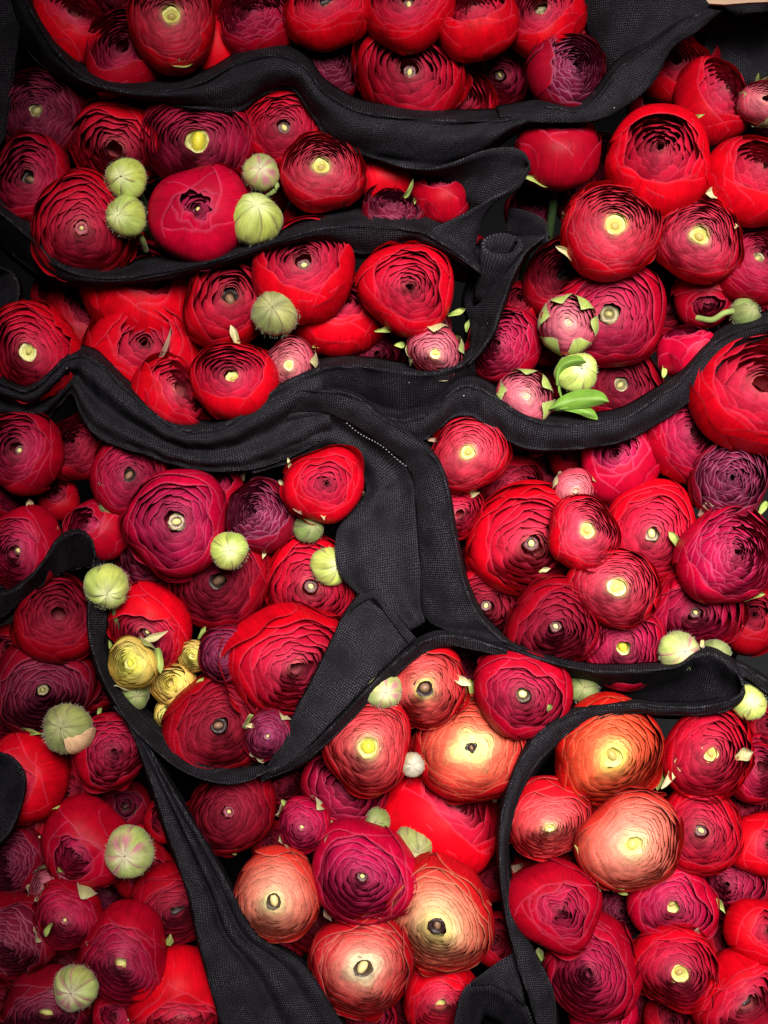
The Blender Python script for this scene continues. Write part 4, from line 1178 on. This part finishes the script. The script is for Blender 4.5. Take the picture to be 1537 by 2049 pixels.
def settle(rows):
    """Heads that would run into one another: the deeper one sinks a little further."""
    order = sorted(range(len(rows)), key=lambda k: -rows[k][7])
    done = []
    for k in order:
        x, y, r, d = rows[k][0], rows[k][1], rows[k][2], rows[k][7]
        for _ in range(3):
            for (x2, y2, r2, d2) in done:
                rr = (r + r2) * PXM * .80
                dd = math.hypot(x - x2, y - y2) * PXM
                if dd < rr:
                    need = math.sqrt(rr * rr - dd * dd) * .85
                    if d2 - d < need and d > -.06:
                        d = max(d - .008, d2 - need)
        rows[k][7] = d
        done.append((x, y, r, d))


# half-hidden heads deep in the gaps between the named ones
covered = [(f[0], f[1], f[2] * .92) for f in FL] + [(x, y, 30) for x, y in FAB_PTS]
gaps = []
for gy in range(-10, 2060, 20):
    for gx in range(-10, 1550, 20):
        if all((gx - x) ** 2 + (gy - y) ** 2 > r * r for x, y, r in covered):
            gaps.append((gx, gy))
taken = []


def gap_score(c):
    return sum(1 for g_ in gaps if (g_[0] - c[0]) ** 2 + (g_[1] - c[1]) ** 2 < 46 ** 2)


for c in sorted(gaps, key=gap_score, reverse=True):
    if gap_score(c) < 6 or any((c[0] - t[0]) ** 2 + (c[1] - t[1]) ** 2 < 74 ** 2 for t in taken):
        continue
    if c[0] > 1400 and c[1] < 120 or c[0] < 120 and c[1] < 160 or (1060 < c[0] < 1490 and 1325 < c[1] < 1435):
        continue
    taken.append(c)
STOP = (' with ', ' beside ', ' below ', ' above ', ' under ', ' beneath ', ' at ', ' between ', ' behind ', ' in ', ' next ', ' just ', ' directly ', ' cut ', ' touching ', ' near ', ' and a ', ' without ', ' inside ', ' on ', ' overlapping ', ' around ', ' wrapped ', ', ')


def short(l):
    e = min([l.find(s_) for s_ in STOP if l.find(s_) > 0] + [len(l)])
    w_ = l[:e].split()
    return ' '.join(w_[:6])


named = list(FL)
used = set()
for k, (gx, gy) in enumerate(taken):
    near = sorted(named, key=lambda f: math.hypot(f[0] - gx, f[1] - gy))
    for a_, b_ in ((0, 1), (0, 2), (1, 2), (0, 3), (1, 3)):
        lb = 'deep shaded flower between ' + short(near[a_][9]) + ' and ' + short(near[b_][9])
        if lb not in used and len(lb.split()) <= 16:
            break
    used.add(lb)
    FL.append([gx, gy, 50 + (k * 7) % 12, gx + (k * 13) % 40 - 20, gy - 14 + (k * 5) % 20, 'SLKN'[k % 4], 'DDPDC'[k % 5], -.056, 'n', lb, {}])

settle(FL)
for i, row in enumerate(FL):
    build_flower(i, row)

BUDS = [
 (252, 357, 45, 248, 362, 16, 'g', 'pale green round bud, upper of two stacked together', {}),
 (253, 434, 45, 240, 438, 18, 'g', 'pale green round bud, lower of two stacked, with dark seams', {}),
 (520, 345, 39, 525, 345, 12, 'p', 'small green bud with pink patch beside the large angular crimson flower', {}),
 (510, 440, 57, 520, 415, 16, 'g', 'large fuzzy green bud pressed against the magenta peony-like flower', {}),
 (552, 628, 51, 548, 618, 14, 'o', 'olive brown ribbed bud in the middle of bright red flowers', dict(ns=9)),
 (1155, 745, 44, 1160, 740, 12, 'g', 'smooth round green bud between two pink half-open buds', {}),
 (1490, 628, 34, 1500, 620, 0, 'd', 'green bud with stalk at the border above the sweeping hem', {}),
 (460, 1102, 41, 463, 1100, 16, 'g', 'pale green star-seamed bud over the shaded flower with black hollow', {}),
 (215, 1174, 49, 222, 1190, 18, 'g', 'large round pale green bud at the end of the dark fabric strip', {}),
 (660, 1132, 42, 680, 1130, -4, 'g', 'green bud half covered by the fabric side panel', {}),
 (618, 1057, 32, 628, 1050, 0, 'd', 'small dark green bud under the smooth round red flower', {}),
 (220, 1012, 24, 215, 1008, -4, 'd', 'tiny dark green bud beside a crimson flower with dark hollow', dict(hair=150)),
 (135, 1458, 54, 130, 1450, 10, 'o', 'ragged fuzzy green bud showing a beige petal', dict(ns=7, beige=1, hair=700)),
 (260, 1706, 54, 256, 1704, 16, 'p', 'pale green bud with pink blush like a little apple', dict(ns=5)),
 (150, 1976, 49, 150, 1976, 14, 'p', 'striped green bud with pinkish seams below the deep red flower', dict(ns=7)),
 (1358, 1303, 44, 1365, 1300, 8, 'p', 'green and mauve bud sitting on the black rim before the lobe', {}),
 (1432, 1312, 34, 1430, 1300, 2, 'd', 'small green bud peeking over the rounded lobe', {}),
 (1168, 1378, 34, 1165, 1372, -10, 'd', 'dark green bud in shade under the black rim', {}),
 (1500, 1406, 38, 1500, 1400, 4, 'g', 'green bud at the border beside the tip of the rounded lobe', {}),
 (768, 1384, 40, 772, 1382, 12, 'p', 'pale pinkish green bud beside the star-shaped coral flower', {}),
 (826, 1530, 26, 826, 1528, 10, 't', 'tiny greyish tan bud between the coral and creamy-hearted flowers', {}),
 (826, 1690, 42, 838, 1700, 0, 'o', 'olive ribbed bud behind the large magenta spiral flower', dict(ns=9)),
 (755, 1642, 28, 750, 1640, -8, 'd', 'small dark bud above the large magenta spiral flower', dict(hair=150)),
 (268, 1388, 34, 280, 1390, -2, 'd', 'dull green leafy bud under the small browned yellow flower', dict(hair=100)),
]
for i, row in enumerate(BUDS):
    row = list(row); row[5] *= .001
    build_bud(i, row)

# a beige petal breaking out of the ragged bud
for (cx, cy, r, root, R, H, Hb, rot, rng) in ALL:
    if root['label'].startswith('ragged fuzzy'):
        dl = rot.transposed() @ (CAMROT @ Vector((.8, -.6, 0)))
        for k in range(3):
            v, f, c, u = shell(rng, R * (1.04 + .03 * k), H * (1.06 + .03 * k), Hb, rad(26 + 12 * k), rad(95), math.atan2(dl.y, dl.x) + (k - 1) * .25, rad(24), rad(24), rad(2), .03,
                               11, 8, (.66, .38, .20), (.75, .52, .33), .08)
            link('petal', make_mesh('petal', v, f, MAT_PETAL, c, u), root)

# loose sepals seen beside the heads: x, y, direction (degrees, anticlockwise from east), length px, width px, tone
SEP = [
 (365, 125, 20, 60, 26, 0), (500, 120, 60, 20, 10, 1), (1015, 65, 60, 50, 16, 0), (640, 690, 200, 30, 14, 0),
 (365, 412, 40, 18, 10, 1), (450, 352, 30, 34, 12, 1), (815, 385, 70, 48, 16, 0), (830, 400, 80, 20, 10, 0), (1075, 360, 160, 60, 22, 0), (1410, 350, 60, 40, 14, 1),
 (1430, 385, 0, 34, 26, 1), (1317, 424, 90, 34, 22, 0), (1140, 508, 140, 66, 24, 1), (1128, 430, 90, 16, 10, 1), (1472, 452, 0, 14, 12, 1),
 (1195, 240, 10, 20, 10, 0), (1215, 155, 60, 26, 12, 0), (915, 625, 20, 36, 14, 0), (935, 650, 80, 26, 10, 0), (770, 660, 190, 46, 16, 0), (470, 672, 110, 46, 22, 1), (330, 700, 60, 90, 10, 2),
 (800, 690, 180, 20, 14, 0), (865, 880, 180, 18, 12, 2), (1030, 903, 20, 40, 26, 2), (945, 990, 190, 36, 12, 1), (1095, 990, 150, 26, 16, 0), (1352, 1080, 130, 40, 26, 0), (1375, 1190, 300, 40, 16, 1),
 (1420, 1010, 45, 60, 18, 2), (1525, 1020, 60, 34, 16, 0), (1510, 1192, 20, 46, 16, 0), (1090, 1140, 200, 26, 12, 1), (1380, 995, 60, 22, 14, 1), (1150, 945, 80, 20, 14, 0), (1330, 740, 90, 30, 14, 0),
 (60, 1010, 270, 24, 16, 1), (205, 975, 120, 30, 12, 1), (112, 1060, 90, 20, 14, 1), (240, 1020, 60, 20, 10, 1), (485, 955, 60, 22, 12, 1), (580, 930, 110, 26, 12, 1), (565, 970, 120, 24, 12, 1),
 (590, 1010, 110, 50, 16, 2), (647, 1030, 90, 26, 12, 1), (727, 988, 60, 12, 10, 1), (570, 1070, 70, 30, 14, 1), (530, 1105, 60, 24, 10, 1), (640, 1255, 60, 14, 12, 1), (340, 1155, 60, 20, 14, 1),
 (405, 1265, 60, 30, 12, 0), (310, 1275, 20, 60, 16, 1), (480, 1268, 330, 26, 12, 0), (320, 1320, 280, 50, 22, 0), (218, 1290, 130, 24, 14, 0), (400, 1365, 240, 26, 12, 0), (500, 1452, 0, 22, 12, 1),
 (200, 1420, 70, 30, 12, 0), (60, 1465, 160, 44, 14, 0), (135, 1610, 190, 60, 12, 0), (265, 1610, 60, 60, 44, 2), (95, 1860, 240, 30, 14, 0), (75, 1940, 200, 44, 16, 0), (340, 1880, 80, 26, 18, 0), (330, 1950, 60, 24, 14, 1), (270, 2030, 30, 34, 20, 1),
 (75, 1680, 60, 16, 12, 1), (1345, 1550, 60, 70, 26, 1), (1320, 1565, 60, 36, 16, 0), (1490, 1510, 20, 40, 30, 1), (1165, 1710, 120, 50, 18, 0), (1190, 1775, 100, 40, 30, 0), (1240, 1782, 330, 34, 16, 0), (1025, 1740, 200, 60, 16, 2), (1185, 1865, 200, 36, 24, 1),
 (1080, 1910, 260, 30, 26, 0), (1395, 1865, 60, 20, 14, 1), (1440, 1810, 310, 40, 16, 0), (1492, 1675, 80, 26, 12, 1), (1150, 1560, 30, 20, 12, 0), (1100, 1415, 60, 14, 12, 0), (1175, 1365, 330, 46, 18, 0), (940, 1305, 170, 100, 26, 1), (920, 1360, 150, 50, 24, 1), (945, 1390, 100, 60, 40, 0),
 (690, 1660, 60, 26, 18, 0), (570, 1610, 120, 24, 14, 0), (470, 1705, 60, 16, 12, 0), (655, 1830, 290, 34, 16, 2), (600, 1880, 280, 40, 20, 2), (720, 2010, 330, 60, 18, 1), (990, 1600, 60, 14, 12, 1), (700, 1415, 60, 16, 10, 0), (1275, 1600, 60, 16, 10, 0),
 (1405, 1290, 90, 18, 14, 1), (1520, 160, 90, 30, 18, 0), (1390, 235, 10, 40, 16, 0), (820, 380, 60, 40, 14, 0),
]
for k, (x, y, an, ln, wd, tone) in enumerate(SEP):
    best = min(ALL, key=lambda a: abs(math.hypot(a[0] - x, a[1] - y) - a[2] * .98) + (0 if a[2] > 48 else 30))
    root, R = best[3], best[4]
    rng = np.random.default_rng(9000 + k)
    # lies just outside the head it belongs to, near that head's depth
    dist = math.hypot(best[0] - x, best[1] - y) / best[2]
    base_d = (CAMROT.transposed() @ (root.matrix_world.translation - CENTRE)).z
    on_top = R * math.sqrt(max(0.0, 1 - min(1, dist) ** 2)) * .95
    dz = base_d + on_top * .9 + .001
    wd *= .8
    tip = 1 if (x - best[0]) * math.cos(rad(an)) - (y - best[1]) * math.sin(rad(an)) > 0 else -1
    if tip < 0:
        an += 180
    ca, sa = math.cos(rad(an)), math.sin(rad(an))
    nu, nv = 7, 8
    V = []
    Cc = []
    col = np.array([(.36, .42, .11), (.62, .54, .30), (.30, .20, .13)][tone]) * rng.uniform(.85, 1.15)
    colb = np.array([(.22, .30, .06), (.46, .44, .16), (.22, .12, .09)][tone])
    curl = rng.uniform(-.8, 1.2)
    for a in range(nv):
        s = a / (nv - 1)
        half = wd * .5 * (math.sin(math.pi * (s * .86 + .12)) ** .8)
        for b in range(nu):
            uu = b / (nu - 1) * 2 - 1
            lx = (s - .5) * ln + 2.0 * math.sin(5 * s + k)
            ly = uu * half * (1 + .25 * math.sin(6 * s + k * 1.7)) + curl * .16 * ln * (s - .4) ** 2 * 2
            px = x + lx * ca - ly * sa
            py = y - (lx * sa + ly * ca)
            dd = dz - .004 * (1 - s) ** 2 + .006 * max(0, curl) * s * s + (wd * .00012) * (uu * uu) + .0007 * math.sin(7 * s + 3 * uu + k)
            V.append(W(px, py, dd))
            f = s + .2 * abs(uu)
            Cc.append(colb * (1 - min(1, f)) + col * min(1, f))
    inv = root.matrix_world.inverted()
    V = np.array([inv @ v for v in V])
    UV = np.array([(b / 6 * .5, a / 7) for a in range(nv) for b in range(nu)])
    link('sepal', make_mesh('sepal', V, grid_faces(nv, nu), MAT_SEPAL, np.array(Cc), UV), root)

# lobed leaf beneath the round green bud
lf = bpy.data.objects.new('ranunculus_leaf', None)
COL.objects.link(lf)
lf.location = W(1100, 815, .012)
lf['label'] = 'fresh pale green lobed leaf lying just above the sweeping hem'
lf['category'] = 'leaf'
inv = Matrix.Translation(-lf.location)


def leaf_blade(points_up, points_dn, d0, d1, curl):
    up = cr(np.array(points_up, float), 5); dn = cr(np.array(points_dn, float), 5)
    n = len(up); m = 9
    V, Cc, UV = [], [], []
    for a in range(n):
        s = a / (n - 1)
        for b in range(m):
            t = b / (m - 1)
            p = up[a] * (1 - t) + dn[a] * t
            d = d0 + (d1 - d0) * s + curl * math.sin(math.pi * t) + .0008 * math.sin(9 * s + 4 * t)
            V.append(inv @ W(p[0], p[1], d))
            vein = math.exp(-((t - .5) / .06) ** 2)
            Cc.append(np.array((.13, .25, .03)) * (1 - vein * .5) + np.array((.32, .44, .13)) * vein * .5)
            UV.append((t * .8, s))
    return make_mesh('blade', np.array(V), grid_faces(n, m), MAT_LEAF, np.array(Cc), np.array(UV))


link('blade', leaf_blade([(1098, 818), (1120, 796), (1150, 782), (1185, 779), (1208, 787), (1219, 803)],
                         [(1098, 821), (1125, 822), (1150, 818), (1175, 816), (1197, 811), (1217, 805)], .016, .023, .003), lf)
link('blade', leaf_blade([(1120, 817), (1145, 811), (1168, 811), (1188, 821), (1197, 837)],
                         [(1120, 821), (1142, 824), (1160, 829), (1176, 836), (1195, 840)], .018, .019, .001), lf)
link('blade', leaf_blade([(1112, 770), (1112, 745), (1120, 722), (1140, 712), (1160, 712), (1172, 722)],
                         [(1118, 772), (1122, 752), (1130, 738), (1146, 732), (1160, 730), (1174, 726)], .014, .027, .002), lf)
link('leaf_stalk', leaf_blade([(1115, 765), (1118, 785), (1125, 805)], [(1120, 765), (1123, 785), (1129, 803)], .012, .014, .0), lf)

# visible stalks of three buds
def stalk(start, pts, w0):
    own = next(a for a in ALL if a[3]['label'].startswith(start))
    inv_ = own[3].matrix_world.inverted()
    pp = cr(np.array(pts, float), 5)
    vs = []
    cs = []
    for i_, c_ in enumerate(pp):
        a_ = W(*pp[max(i_ - 1, 0)][:2], pp[max(i_ - 1, 0)][2] * .001)
        b_ = W(*pp[min(i_ + 1, len(pp) - 1)][:2], pp[min(i_ + 1, len(pp) - 1)][2] * .001)
        t_ = (b_ - a_).normalized()
        n1 = t_.orthogonal().normalized(); n2 = t_.cross(n1)
        c0 = W(c_[0], c_[1], c_[2] * .001)
        for k_ in range(8):
            an_ = k_ * math.pi / 4
            vs.append(inv_ @ (c0 + (n1 * math.cos(an_) + n2 * math.sin(an_)) * w0 * PXM))
            cs.append((.20, .26, .07))
    uv_ = np.zeros((len(vs), 2))
    link('stalk', make_mesh('stalk', np.array(vs), grid_faces(len(pp), 8, 0, True), MAT_SEPAL, np.array(cs), uv_), own[3])


stalk('small green bud with pink', [(535, 368, 4), (552, 366, 10), (553, 378, 12), (535, 392, 8), (520, 400, 2)], 4.5)
stalk('green bud with stalk', [(1475, 622, 2), (1450, 626, 6), (1425, 640, 6), (1395, 636, 0)], 6)
stalk('pale green round bud, lower', [(272, 462, 10), (284, 478, 8), (292, 500, -4)], 6)
stalk('large round pale', [(225, 1210, 8), (232, 1240, 0), (235, 1260, -14)], 5)

labels = [o['label'] for o in bpy.data.objects if o.parent is None and 'label' in o]
assert len(labels) == len(set(labels)), [l for l in labels if labels.count(l) > 1]
